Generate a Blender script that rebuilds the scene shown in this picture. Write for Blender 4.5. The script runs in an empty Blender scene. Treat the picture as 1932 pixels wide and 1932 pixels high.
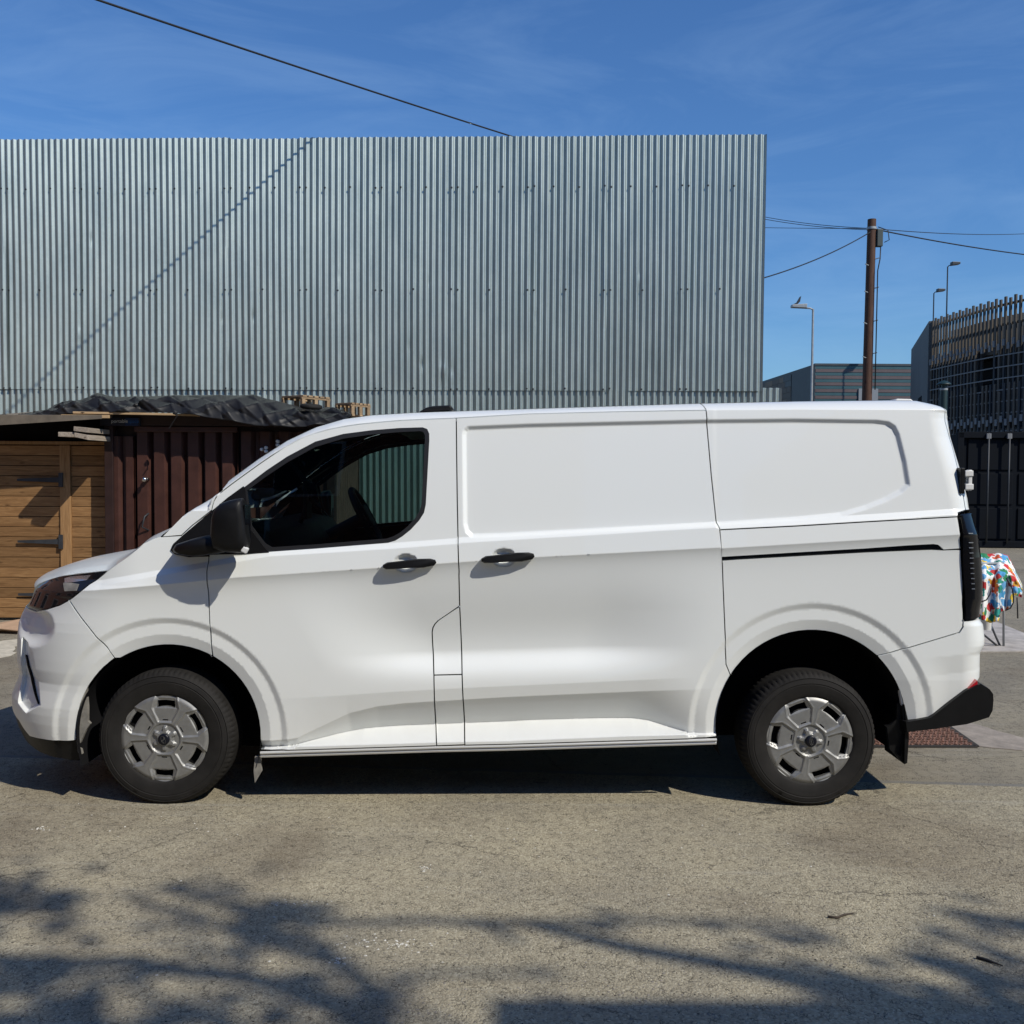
import bpy, bmesh, math, random
import numpy as np
from mathutils import Matrix, Vector, Euler
from mathutils.geometry import delaunay_2d_cdt
random.seed(7); np.random.seed(7)
R = math.radians
S = bpy.context.scene
COL = S.collection

# ------------------------------------------------------------------ camera
CAM_H = 1.60; PITCH = 2.2; ROLL = 0.33; FD = 1853.0      # focal length in picture units (picture = 1932 wide)
cam_rot = Matrix.Rotation(R(90 - PITCH), 3, 'X') @ Matrix.Rotation(R(ROLL), 3, 'Z')
cd = bpy.data.cameras.new('camera'); cam = bpy.data.objects.new('camera', cd); COL.objects.link(cam)
cam.location = (0, 0, CAM_H); cam.rotation_euler = cam_rot.to_euler()
cd.sensor_width = 36; cd.lens = 36 * FD / 1932; cd.clip_start = 0.05; cd.clip_end = 2000
S.camera = cam
CR = np.array(cam_rot); CO = np.array([0, 0, CAM_H])
# ------------------------------------------------------------------ light
SUN_D = np.array([-0.82, 0.68, -1.0]); SUN_D = SUN_D / np.linalg.norm(SUN_D)     # direction the light travels
S.world = bpy.data.worlds.new('World'); S.world.use_nodes = True
wn = S.world.node_tree; wn.nodes.clear()
w_out = wn.nodes.new('ShaderNodeOutputWorld'); w_bg = wn.nodes.new('ShaderNodeBackground')
w_sky = wn.nodes.new('ShaderNodeTexSky'); w_sky.sky_type = 'NISHITA'; w_sky.sun_disc = False
w_sky.sun_elevation = math.asin(-SUN_D[2]); w_sky.sun_rotation = math.atan2(-SUN_D[0], -SUN_D[1])
w_sky.air_density = 1.3; w_sky.dust_density = 0.0; w_sky.ozone_density = 6.0; w_sky.altitude = 0
w_bg.inputs['Strength'].default_value = 0.062
# thin high cirrus, laid out over the whole dome by direction
tc = wn.nodes.new('ShaderNodeTexCoord'); mp = wn.nodes.new('ShaderNodeMapping'); mp.inputs['Scale'].default_value = (1.6, 2.2, 6.5)
mp.inputs['Rotation'].default_value = (0.15, 0.35, 0.3)
nz = wn.nodes.new('ShaderNodeTexNoise'); nz.inputs['Scale'].default_value = 2.2; nz.inputs['Detail'].default_value = 9; nz.inputs['Roughness'].default_value = 0.62; nz.inputs['Distortion'].default_value = 0.9
rp = wn.nodes.new('ShaderNodeValToRGB'); rp.color_ramp.elements[0].position = 0.46; rp.color_ramp.elements[1].position = 0.86
rp.color_ramp.elements[0].color = (0, 0, 0, 1); rp.color_ramp.elements[1].color = (0.16, 0.16, 0.16, 1)
mx = wn.nodes.new('ShaderNodeMix'); mx.data_type = 'RGBA'; mx.inputs[7].default_value = (9, 9, 9, 1)
L = wn.links.new
L(tc.outputs['Generated'], mp.inputs['Vector']); L(mp.outputs['Vector'], nz.inputs['Vector']); L(nz.outputs['Fac'], rp.inputs['Fac'])
L(rp.outputs['Color'], mx.inputs[0]); L(w_sky.outputs['Color'], mx.inputs[6]); tn = wn.nodes.new('ShaderNodeMix'); tn.data_type = 'RGBA'; tn.blend_type = 'MULTIPLY'; tn.inputs[0].default_value = 1; tn.inputs[7].default_value = (1.1, 1.6, 2.2, 1); L(mx.outputs[2], tn.inputs[6]); L(tn.outputs[2], w_bg.inputs['Color']); L(w_bg.outputs['Background'], w_out.inputs['Surface'])
sd = bpy.data.lights.new('sun', 'SUN'); sd.energy = 5.0; sd.angle = R(0.53); sd.color = (1.0, 0.94, 0.83)
sun = bpy.data.objects.new('sun', sd); COL.objects.link(sun)
sun.rotation_euler = Vector(SUN_D).to_track_quat('-Z', 'Y').to_euler(); sun.location = (20, -20, 30)
vs = S.view_settings; vs.view_transform = 'Standard'; vs.look = 'None'; vs.exposure = -0.27; vs.gamma = 1.0; vs.use_curve_mapping = False

# ------------------------------------------------------------------ picture helpers: a pixel gives a ray, a plane gives the distance
def ray(X, Y):
    v = CR @ np.array([(X - 966) / FD, -(Y - 966) / FD, -1.0]); return v
def at(X, Y, depth):
    v = ray(X, Y); return CO + v * (depth / v[1])
def gp(X, Y, z=0.0):
    v = ray(X, Y); return CO + v * ((z - CAM_H) / v[2])
def proj(P):
    q = CR.T @ (np.asarray(P, float) - CO); return 966 + q[0] / -q[2] * FD, 966 - q[1] / -q[2] * FD
def zoomreg(x0, y0, k):
    return lambda x, y: ((x0 + x / k) * 1932 / 3024, (y0 + y / k) * 1932 / 3024)
R1 = zoomreg(0, 1400, 1.932); R2 = zoomreg(600, 1150, 2.415); R4 = zoomreg(2050, 1150, 1.9836); R5 = zoomreg(2050, 1700, 1.9836)
R6 = zoomreg(2200, 550, 2.3447); R7 = zoomreg(250, 1850, 3.5127); R8 = zoomreg(2600, 1500, 2.415); B5 = zoomreg(1300, 1150, 2.2729)
B6 = zoomreg(1200, 1700, 3.22); B8 = zoomreg(700, 1250, 3.22)
Q1 = zoomreg(700, 1700, 2.415); Q2 = zoomreg(1400, 1700, 2.415); Q3 = zoomreg(1000, 1550, 2.9723); Q4 = zoomreg(0, 1550, 2.576)
Q5 = zoomreg(0, 1780, 3.8654); Q6 = zoomreg(0, 1100, 3.22); Q7 = zoomreg(500, 1100, 2.9723); Q8 = zoomreg(2650, 850, 3.8636); Q9 = zoomreg(2700, 1200, 2.415)
QD = lambda x, y: (x, y)
def PX(fn, *pts): return [fn(*p) for p in pts]

# ------------------------------------------------------------------ objects and tags
def tag(o, label=None, cat=None, group=None, kind=None):
    if label: o['label'] = label
    if cat: o['category'] = cat
    if group: o['group'] = group
    if kind: o['kind'] = kind
    return o
def empty(name, loc=(0, 0, 0), rz=0, label=None, cat=None, group=None):
    o = bpy.data.objects.new(name, None); COL.objects.link(o); o.location = loc; o.rotation_euler = (0, 0, rz)
    o.empty_display_size = 0.2
    return tag(o, label, cat, group)
def link(name, me, mat, parent=None, smooth=False):
    if mat is not None and not me.materials:
        for m in (mat if isinstance(mat, (list, tuple)) else [mat]): me.materials.append(m)
    o = bpy.data.objects.new(name, me); COL.objects.link(o)
    if parent is not None: o.parent = parent
    if smooth:
        me.polygons.foreach_set('use_smooth', [True] * len(me.polygons))
    return o
def mesh(name, V, F, N=None):
    me = bpy.data.meshes.new(name)
    me.from_pydata([tuple(map(float, v)) for v in V], [], [tuple(map(int, f)) for f in F]); me.update()
    if N is not None:
        me.polygons.foreach_set('use_smooth', [True] * len(me.polygons))
        me.normals_split_custom_set_from_vertices([tuple(map(float, n)) for n in N])
    return me
class MB:
    """collects boxes, bars, tubes, prisms and lathes into one mesh"""
    def __init__(s): s.V = []; s.F = []
    def add(s, V, F):
        b = len(s.V); s.V += [tuple(map(float, v)) for v in V]; s.F += [tuple(i + b for i in f) for f in F]; return s
    def box(s, c, d, rz=0.0, rx=0.0, ry=0.0):
        hx, hy, hz = d[0] / 2, d[1] / 2, d[2] / 2
        M = Euler((rx, ry, rz)).to_matrix()
        V = [Vector(c) + M @ Vector((a * hx, b * hy, e * hz)) for e in (-1, 1) for b in (-1, 1) for a in (-1, 1)]
        return s.add(V, [(0, 2, 3, 1), (4, 5, 7, 6), (0, 1, 5, 4), (2, 6, 7, 3), (0, 4, 6, 2), (1, 3, 7, 5)])
    def bar(s, a, b, w, t, up=(0, 0, 1)):
        a = Vector(a); b = Vector(b); d = (b - a).normalized(); u = Vector(up)
        sx = d.cross(u).normalized(); sy = sx.cross(d).normalized()
        V = []
        for p in (a, b):
            for q in (-1, 1):
                for r in (-1, 1): V.append(p + sx * q * w / 2 + sy * r * t / 2)
        return s.add(V, [(0, 1, 3, 2), (4, 6, 7, 5), (0, 4, 5, 1), (2, 3, 7, 6), (0, 2, 6, 4), (1, 5, 7, 3)])
    def tube(s, pts, r, n=10, cap=True):
        P = [Vector(p) for p in pts]; rr = r if isinstance(r, (list, tuple)) else [r] * len(P)
        V = []; F = []; pu = None
        for i, p in enumerate(P):
            t = (P[min(i + 1, len(P) - 1)] - P[max(i - 1, 0)]).normalized()
            if pu is None:
                a = Vector((0, 0, 1)) if abs(t.z) < 0.9 else Vector((1, 0, 0)); u = t.cross(a).normalized()
            else: u = (pu - t * pu.dot(t)).normalized()
            pu = u; v = t.cross(u)
            for k in range(n):
                an = 2 * math.pi * k / n; V.append(p + (u * math.cos(an) + v * math.sin(an)) * rr[i])
        for i in range(len(P) - 1):
            for k in range(n):
                F.append((i * n + k, i * n + (k + 1) % n, (i + 1) * n + (k + 1) % n, (i + 1) * n + k))
        if cap: F.append(tuple(range(n - 1, -1, -1))); F.append(tuple((len(P) - 1) * n + k for k in range(n)))
        return s.add(V, F)
    def lathe(s, prof, c=(0, 0, 0), axis='z', n=24):
        V = []; F = []; m = len(prof)
        for k in range(n):
            a = 2 * math.pi * k / n
            for r, h in prof:
                p = (r * math.cos(a), r * math.sin(a), h)
                if axis == 'y': p = (r * math.cos(a), h, r * math.sin(a))
                if axis == 'x': p = (h, r * math.cos(a), r * math.sin(a))
                V.append((c[0] + p[0], c[1] + p[1], c[2] + p[2]))
        for k in range(n):
            for j in range(m - 1):
                F.append((k * m + j, ((k + 1) % n) * m + j, ((k + 1) % n) * m + j + 1, k * m + j + 1))
        return s.add(V, F)
    def prism(s, poly, ext):
        """poly: list of 3-D points, ext: extrusion vector"""
        n = len(poly); A = [Vector(p) for p in poly]; Bv = [p + Vector(ext) for p in A]
        return s.add(A + Bv, [tuple(range(n)), tuple(range(2 * n - 1, n - 1, -1))] + [(i, n + i, n + (i + 1) % n, (i + 1) % n) for i in range(n)])
    def grid(s, G):
        """G: rows x cols of points"""
        m = len(G); n = len(G[0]); V = [p for r in G for p in r]
        return s.add(V, [(i * n + j, i * n + j + 1, (i + 1) * n + j + 1, (i + 1) * n + j) for i in range(m - 1) for j in range(n - 1)])
    def build(s, name, mat, parent=None, smooth=False, bevel=0.0, fixn=True):
        me = mesh(name, s.V, s.F)
        if fixn or bevel:
            bm = bmesh.new(); bm.from_mesh(me)
            if bevel: bmesh.ops.bevel(bm, geom=[e for e in bm.edges if e.is_manifold], offset=bevel, segments=2, affect='EDGES', profile=0.6)
            bmesh.ops.recalc_face_normals(bm, faces=bm.faces); bm.to_mesh(me); bm.free()
        o = link(name, me, mat, parent, smooth)
        if smooth == 'auto':
            me.set_sharp_from_angle(angle=R(38))
        return o

def text_mesh(name, cu, mat, parent):
    tmp = bpy.data.objects.new('tmp', cu); COL.objects.link(tmp)
    dg = bpy.context.evaluated_depsgraph_get(); me = bpy.data.meshes.new_from_object(tmp.evaluated_get(dg)); bpy.data.objects.remove(tmp); me.name = name
    me.materials.clear(); return link(name, me, mat, parent)

# ------------------------------------------------------------------ materials
def newmat(name):
    m = bpy.data.materials.new(name); m.use_nodes = True; t = m.node_tree
    return m, t, t.nodes['Principled BSDF'], t.links.new
def simple(name, col, rough=0.5, metal=0.0, coat=0.0, var=0.0, vscale=8.0, bump=0.0, bscale=60.0, spec=0.5, emit=None):
    m, t, b, l = newmat(name)
    b.inputs['Base Color'].default_value = (*col, 1); b.inputs['Roughness'].default_value = rough; b.inputs['Metallic'].default_value = metal
    b.inputs['Coat Weight'].default_value = coat; b.inputs['Coat Roughness'].default_value = 0.06; b.inputs['Specular IOR Level'].default_value = spec
    tc = t.nodes.new('ShaderNodeTexCoord')
    if var:
        n = t.nodes.new('ShaderNodeTexNoise'); n.inputs['Scale'].default_value = vscale; n.inputs['Detail'].default_value = 6; n.inputs['Roughness'].default_value = 0.65
        l(tc.outputs['Object'], n.inputs['Vector'])
        r = t.nodes.new('ShaderNodeValToRGB')
        r.color_ramp.elements[0].position = 0.3; r.color_ramp.elements[1].position = 0.7
        r.color_ramp.elements[0].color = (*[max(0, c * (1 - var)) for c in col], 1); r.color_ramp.elements[1].color = (*[min(1, c * (1 + var)) for c in col], 1)
        l(n.outputs['Fac'], r.inputs['Fac']); l(r.outputs['Color'], b.inputs['Base Color'])
        mr = t.nodes.new('ShaderNodeMapRange'); mr.inputs['To Min'].default_value = max(0.02, rough - 0.12); mr.inputs['To Max'].default_value = min(1, rough + 0.12)
        l(n.outputs['Fac'], mr.inputs['Value']); l(mr.outputs['Result'], b.inputs['Roughness'])
    if bump:
        n2 = t.nodes.new('ShaderNodeTexNoise'); n2.inputs['Scale'].default_value = bscale; n2.inputs['Detail'].default_value = 5
        l(tc.outputs['Object'], n2.inputs['Vector'])
        bp = t.nodes.new('ShaderNodeBump'); bp.inputs['Strength'].default_value = bump; bp.inputs['Distance'].default_value = 0.01
        l(n2.outputs['Fac'], bp.inputs['Height']); l(bp.outputs['Normal'], b.inputs['Normal'])
    if emit: b.inputs['Emission Color'].default_value = (*emit, 1); b.inputs['Emission Strength'].default_value = 1
    return m
def glassmat(name, tint, rough=0.0):
    m = bpy.data.materials.new(name); m.use_nodes = True; t = m.node_tree; t.nodes.clear(); l = t.links.new
    o = t.nodes.new('ShaderNodeOutputMaterial'); mix = t.nodes.new('ShaderNodeMixShader'); tr = t.nodes.new('ShaderNodeBsdfTransparent'); gl = t.nodes.new('ShaderNodeBsdfGlossy')
    fr = t.nodes.new('ShaderNodeFresnel'); fr.inputs['IOR'].default_value = 1.5
    tr.inputs['Color'].default_value = (*tint, 1); gl.inputs['Roughness'].default_value = rough
    l(fr.outputs['Fac'], mix.inputs[0]); l(tr.outputs[0], mix.inputs[1]); l(gl.outputs[0], mix.inputs[2]); l(mix.outputs[0], o.inputs[0])
    return m

def asphalt_mat():
    m, t, b, l = newmat('asphalt'); N = t.nodes.new
    tc = N('ShaderNodeTexCoord'); co = tc.outputs['Object']
    def noise(sc, det=6, ro=0.6, dist=0.0):
        n = N('ShaderNodeTexNoise'); n.inputs['Scale'].default_value = sc; n.inputs['Detail'].default_value = det; n.inputs['Roughness'].default_value = ro; n.inputs['Distortion'].default_value = dist
        l(co, n.inputs['Vector']); return n.outputs['Fac']
    def ramp(f, *st):
        r = N('ShaderNodeValToRGB'); e = r.color_ramp.elements
        e[0].position = st[0][0]; e[0].color = (*st[0][1], 1); e[1].position = st[-1][0]; e[1].color = (*st[-1][1], 1)
        for p, c in st[1:-1]:
            q = e.new(p); q.color = (*c, 1)
        l(f, r.inputs['Fac']); return r.outputs['Color']
    def mixc(f, a, c, mode='MIX'):
        x = N('ShaderNodeMix'); x.data_type = 'RGBA'; x.blend_type = mode
        if hasattr(f, 'links'): l(f, x.inputs[0])
        else: x.inputs[0].default_value = f
        for i, s in ((6, a), (7, c)):
            if hasattr(s, 'links'): l(s, x.inputs[i])
            else: x.inputs[i].default_value = (*s, 1)
        return x.outputs[2]
    def math_(op, a, c=0.0):
        x = N('ShaderNodeMath'); x.operation = op
        for i, s in ((0, a), (1, c)):
            if hasattr(s, 'links'): l(s, x.inputs[i])
            else: x.inputs[i].default_value = s
        return x.outputs[0]
    # chips of stone bedded in binder
    vo = N('ShaderNodeTexVoronoi'); vo.inputs['Scale'].default_value = 135; vo.inputs['Randomness'].default_value = 1; l(co, vo.inputs['Vector'])
    chips = ramp(vo.outputs['Color'], (0.0, (0.205, 0.186, 0.140)), (0.35, (0.32, 0.288, 0.215)), (0.7, (0.385, 0.35, 0.265)), (1.0, (0.49, 0.455, 0.355)))
    fine = ramp(noise(330, 3, 0.7), (0.30, (0.14, 0.13, 0.11)), (0.5, (0.255, 0.232, 0.185)), (0.72, (0.355, 0.327, 0.268)))
    sep = N('ShaderNodeSeparateXYZ'); l(co, sep.inputs[0])
    # old coarse surface in front, newer finer surface behind the joint
    jn = math_('ADD', math_('MULTIPLY', sep.outputs['X'], -0.075), 5.225)
    wob = math_('MULTIPLY', math_('SUBTRACT', noise(3.0, 4), 0.5), 0.05)
    dj = math_('SUBTRACT', math_('SUBTRACT', sep.outputs['Y'], jn), wob)
    front = math_('LESS_THAN', dj, 0.0)
    base = mixc(front, fine, chips)
    # broad blotches, dust, dark stains
    base = mixc(0.6, base, ramp(noise(1.1, 5, 0.6, 0.6), (0.3, (0.40, 0.395, 0.39)), (0.7, (0.66, 0.64, 0.58))), 'OVERLAY')
    base = mixc(0.4, base, ramp(noise(6.0, 6, 0.7), (0.3, (0.36, 0.36, 0.36)), (0.7, (0.62, 0.61, 0.58))), 'OVERLAY')
    # dark binder pits between the stones
    v2 = N('ShaderNodeTexVoronoi'); v2.feature = 'DISTANCE_TO_EDGE'; v2.inputs['Scale'].default_value = 62; l(co, v2.inputs['Vector'])
    pit = math_('MULTIPLY', math_('LESS_THAN', v2.outputs['Distance'], 0.05), math_('GREATER_THAN', noise(24, 3), 0.53))
    base = mixc(math_('MULTIPLY', pit, 0.6), base, (0.035, 0.032, 0.028))
    # thin pale scuff lines along the van, chalky crumbs
    wv = N('ShaderNodeTexNoise'); wv.inputs['Scale'].default_value = 1.0; wv.inputs['Detail'].default_value = 7; wv.inputs['Roughness'].default_value = 0.7
    ms = N('ShaderNodeMapping'); ms.inputs['Scale'].default_value = (0.55, 11.0, 1.0); ms.inputs['Rotation'].default_value = (0, 0, 0.05); l(co, ms.inputs['Vector']); l(ms.outputs['Vector'], wv.inputs['Vector'])
    scuff = ramp(wv.outputs['Fac'], (0.56, (0, 0, 0)), (0.68, (0.6, 0.6, 0.6)))
    base = mixc(math_('MULTIPLY', scuff, noise(40, 4, 0.8)), base, (0.42, 0.40, 0.34))
    spot = math_('MULTIPLY', math_('GREATER_THAN', noise(9, 8, 0.78), 0.70), math_('GREATER_THAN', noise(1.6, 2), 0.5))
    base = mixc(math_('MULTIPLY', spot, 0.5), base, (0.55, 0.52, 0.44))
    # brown stains and a few hairline cracks in the old surface
    stn = ramp(noise(0.75, 4, 0.55, 0.8), (0.52, (0, 0, 0)), (0.68, (1, 1, 1)))
    base = mixc(math_('MULTIPLY', math_('MULTIPLY', stn, noise(30, 5, 0.8)), 0.75), base, (0.105, 0.075, 0.050))
    cv = N('ShaderNodeTexVoronoi'); cv.feature = 'DISTANCE_TO_EDGE'; cv.inputs['Scale'].default_value = 1.15
    wn_ = N('ShaderNodeTexNoise'); wn_.inputs['Scale'].default_value = 5; wn_.inputs['Detail'].default_value = 8; wn_.inputs['Roughness'].default_value = 0.7; l(co, wn_.inputs['Vector'])
    mv = N('ShaderNodeMix'); mv.data_type = 'RGBA'; mv.inputs[0].default_value = 0.16; l(co, mv.inputs[6]); l(wn_.outputs['Color'], mv.inputs[7]); l(mv.outputs[2], cv.inputs['Vector'])
    crk = math_('MULTIPLY', math_('LESS_THAN', cv.outputs['Distance'], 0.0035), math_('GREATER_THAN', noise(0.9, 3), 0.53))
    base = mixc(math_('MULTIPLY', crk, 0.5), base, (0.04, 0.034, 0.028))
    # joint filled with pale grout
    band = math_('LESS_THAN', math_('ABSOLUTE', math_('ADD', dj, -0.02)), 0.022)
    base = mixc(math_('MULTIPLY', band, 0.75), base, (0.20, 0.195, 0.18))
    l(base, b.inputs['Base Color']); b.inputs['Roughness'].default_value = 0.92; b.inputs['Specular IOR Level'].default_value = 0.25
    bp = N('ShaderNodeBump'); bp.inputs['Strength'].default_value = 0.95; bp.inputs['Distance'].default_value = 0.006
    hgt = math_('ADD', math_('MULTIPLY', vo.outputs['Distance'], -0.55), math_('MULTIPLY', noise(140, 5, 0.7), 1.0))
    hgt = math_('SUBTRACT', hgt, math_('MULTIPLY', pit, 0.5))
    l(hgt, bp.inputs['Height']); l(bp.outputs['Normal'], b.inputs['Normal'])
    return m

def wood_mat(name, c1, c2, axis='x', rough=0.7):
    m, t, b, l = newmat(name); N = t.nodes.new
    tc = N('ShaderNodeTexCoord'); oi = N('ShaderNodeObjectInfo'); mp = N('ShaderNodeMapping')
    sc = {'x': (1.2, 14, 14), 'y': (14, 1.2, 14), 'z': (14, 14, 1.2)}[axis]; mp.inputs['Scale'].default_value = sc
    cb = N('ShaderNodeCombineXYZ'); mu = N('ShaderNodeMath'); mu.operation = 'MULTIPLY'; mu.inputs[1].default_value = 37
    l(oi.outputs['Random'], mu.inputs[0]); l(mu.outputs[0], cb.inputs[0]); l(mu.outputs[0], cb.inputs[2]); l(cb.outputs[0], mp.inputs['Location'])
    l(tc.outputs['Object'], mp.inputs['Vector'])
    n = N('ShaderNodeTexNoise'); n.inputs['Scale'].default_value = 2.6; n.inputs['Detail'].default_value = 8; n.inputs['Roughness'].default_value = 0.6; n.inputs['Distortion'].default_value = 1.3; l(mp.outputs[0], n.inputs['Vector'])
    r = N('ShaderNodeValToRGB'); e = r.color_ramp.elements; e[0].position = 0.28; e[0].color = (*c1, 1); e[1].position = 0.72; e[1].color = (*c2, 1); l(n.outputs['Fac'], r.inputs['Fac'])
    # knots
    vk = N('ShaderNodeTexVoronoi'); vk.inputs['Scale'].default_value = 1.0; mk = N('ShaderNodeMapping'); mk.inputs['Scale'].default_value = tuple(3.2 if q < 2 else 9 for q in sc); l(tc.outputs['Object'], mk.inputs['Vector']); l(cb.outputs[0], mk.inputs['Location']); l(mk.outputs[0], vk.inputs['Vector'])
    kr = N('ShaderNodeValToRGB'); kr.color_ramp.elements[0].position = 0.05; kr.color_ramp.elements[0].color = (0.35, 0.3, 0.28, 1); kr.color_ramp.elements[1].position = 0.14; kr.color_ramp.elements[1].color = (1, 1, 1, 1); l(vk.outputs['Distance'], kr.inputs['Fac'])
    x = N('ShaderNodeMix'); x.data_type = 'RGBA'; x.blend_type = 'MULTIPLY'; x.inputs[0].default_value = 0.85; l(r.outputs[0], x.inputs[6]); l(kr.outputs[0], x.inputs[7])
    # board to board difference
    hv = N('ShaderNodeHueSaturation'); mr = N('ShaderNodeMapRange'); mr.inputs['To Min'].default_value = 0.78; mr.inputs['To Max'].default_value = 1.18; l(oi.outputs['Random'], mr.inputs['Value']); l(mr.outputs[0], hv.inputs['Value']); l(x.outputs[2], hv.inputs['Color'])
    l(hv.outputs[0], b.inputs['Base Color']); b.inputs['Roughness'].default_value = rough; b.inputs['Specular IOR Level'].default_value = 0.3
    bp = N('ShaderNodeBump'); bp.inputs['Strength'].default_value = 0.35; bp.inputs['Distance'].default_value = 0.004; l(n.outputs['Fac'], bp.inputs['Height']); l(bp.outputs[0], b.inputs['Normal'])
    return m

def galv_mat():
    m, t, b, l = newmat('galvanised_steel'); N = t.nodes.new
    tc = N('ShaderNodeTexCoord'); oi = N('ShaderNodeObjectInfo')
    v = N('ShaderNodeTexVoronoi'); v.inputs['Scale'].default_value = 34; l(tc.outputs['Object'], v.inputs['Vector'])
    n = N('ShaderNodeTexNoise'); n.inputs['Scale'].default_value = 2.2; n.inputs['Detail'].default_value = 8; n.inputs['Roughness'].default_value = 0.65
    mp = N('ShaderNodeMapping'); mp.inputs['Scale'].default_value = (1.6, 1.6, 0.5); l(tc.outputs['Object'], mp.inputs['Vector']); l(mp.outputs[0], n.inputs['Vector'])
    ad = N('ShaderNodeMath'); ad.operation = 'MULTIPLY_ADD'; ad.inputs[1].default_value = 0.16; l(v.outputs['Color'], ad.inputs[0]); l(n.outputs['Fac'], ad.inputs[2])
    r = N('ShaderNodeValToRGB'); e = r.color_ramp.elements; e[0].position = 0.3; e[0].color = (0.35, 0.41, 0.385, 1); e[1].position = 0.85; e[1].color = (0.47, 0.535, 0.505, 1); l(ad.outputs[0], r.inputs['Fac'])
    hv = N('ShaderNodeHueSaturation'); mr = N('ShaderNodeMapRange'); mr.inputs['To Min'].default_value = 0.93; mr.inputs['To Max'].default_value = 1.06; l(oi.outputs['Random'], mr.inputs['Value']); l(mr.outputs[0], hv.inputs['Value']); l(r.outputs[0], hv.inputs['Color'])
    l(hv.outputs[0], b.inputs['Base Color']); b.inputs['Metallic'].default_value = 0.72
    mr2 = N('ShaderNodeMapRange'); mr2.inputs['To Min'].default_value = 0.34; mr2.inputs['To Max'].default_value = 0.52; l(n.outputs['Fac'], mr2.inputs['Value']); l(mr2.outputs[0], b.inputs['Roughness'])
    return m

M = {}
M['asphalt'] = asphalt_mat()
M['galv'] = galv_mat()
def paint_mat():
    m, t, b, l = newmat('white_paint'); N = t.nodes.new
    b.inputs['Base Color'].default_value = (0.785, 0.81, 0.795, 1); b.inputs['Roughness'].default_value = 0.38
    b.inputs['Coat Weight'].default_value = 0.55; b.inputs['Coat Roughness'].default_value = 0.035; b.inputs['Coat IOR'].default_value = 1.45
    tc = N('ShaderNodeTexCoord'); n = N('ShaderNodeTexNoise'); n.inputs['Scale'].default_value = 3.0; n.inputs['Detail'].default_value = 7; n.inputs['Roughness'].default_value = 0.7; l(tc.outputs['Object'], n.inputs['Vector'])
    sp = N('ShaderNodeSeparateXYZ'); l(tc.outputs['Object'], sp.inputs[0])
    # road dust gathers low down
    mr = N('ShaderNodeMapRange'); mr.inputs['From Min'].default_value = 0.75; mr.inputs['From Max'].default_value = 0.2; l(sp.outputs['Z'], mr.inputs['Value'])
    mu = N('ShaderNodeMath'); mu.operation = 'MULTIPLY'; l(mr.outputs[0], mu.inputs[0]); l(n.outputs['Fac'], mu.inputs[1])
    mu2 = N('ShaderNodeMath'); mu2.operation = 'MULTIPLY'; mu2.inputs[1].default_value = 0.5; l(mu.outputs[0], mu2.inputs[0])
    x = N('ShaderNodeMix'); x.data_type = 'RGBA'; x.inputs[6].default_value = (0.785, 0.81, 0.795, 1); x.inputs[7].default_value = (0.46, 0.43, 0.38, 1); l(mu2.outputs[0], x.inputs[0]); l(x.outputs[2], b.inputs['Base Color'])
    return m
M['paint'] = paint_mat()
M['blackplastic'] = simple('black_plastic', (0.006, 0.006, 0.0065), 0.45, var=0.2, bump=0.05, bscale=400, spec=0.25)
M['gloss_black'] = simple('gloss_black', (0.005, 0.005, 0.006), 0.14, coat=0.15, spec=0.3)
M['rubber'] = simple('tyre_rubber', (0.013, 0.012, 0.011), 0.75, var=0.4, vscale=10, bump=0.05, bscale=300, spec=0.3)
M['seal'] = simple('window_seal', (0.016, 0.016, 0.017), 0.42)
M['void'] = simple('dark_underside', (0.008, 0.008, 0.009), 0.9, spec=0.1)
M['hubcap'] = simple('hubcap_silver', (0.27, 0.27, 0.262), 0.46, metal=0.55, var=0.10, vscale=25)
M['chrome'] = simple('bare_metal', (0.62, 0.62, 0.62), 0.22, metal=1.0)
M['rail'] = simple('sill_metal', (0.62, 0.62, 0.60), 0.4, metal=0.25)
M['glass'] = glassmat('tinted_glass', (0.40, 0.52, 0.50)); M['clear'] = glassmat('clear_lens', (0.8, 0.82, 0.85))
M['headlens'] = simple('headlamp_dark', (0.010, 0.010, 0.012), 0.10, coat=0.35, spec=0.3)
M['lampsilver'] = simple('lamp_reflector', (0.55, 0.58, 0.62), 0.2, metal=0.8)
M['red'] = simple('red_lens', (0.45, 0.012, 0.018), 0.15, coat=0.8)
M['interior'] = simple('cab_trim', (0.022, 0.024, 0.025), 0.65, var=0.3)
M['seatcloth'] = simple('seat_fabric', (0.03, 0.032, 0.035), 0.9, var=0.3, vscale=30)
M['white_plastic'] = simple('white_plastic', (0.72, 0.72, 0.70), 0.4)
M['grey_plastic'] = simple('grey_dusty_plastic', (0.20, 0.19, 0.17), 0.8, var=0.4, vscale=14)
M['blue_emblem'] = simple('emblem_blue', (0.006, 0.007, 0.012), 0.35, spec=0.3)

# ------------------------------------------------------------------ ground
g = MB(); gs = 420; g.add([(-gs, -gs, 0), (gs, -gs, 0), (gs, gs, 0), (-gs, gs, 0)], [(0, 1, 2, 3)])
tag(g.build('ground', M['asphalt']), kind='structure')


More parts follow.
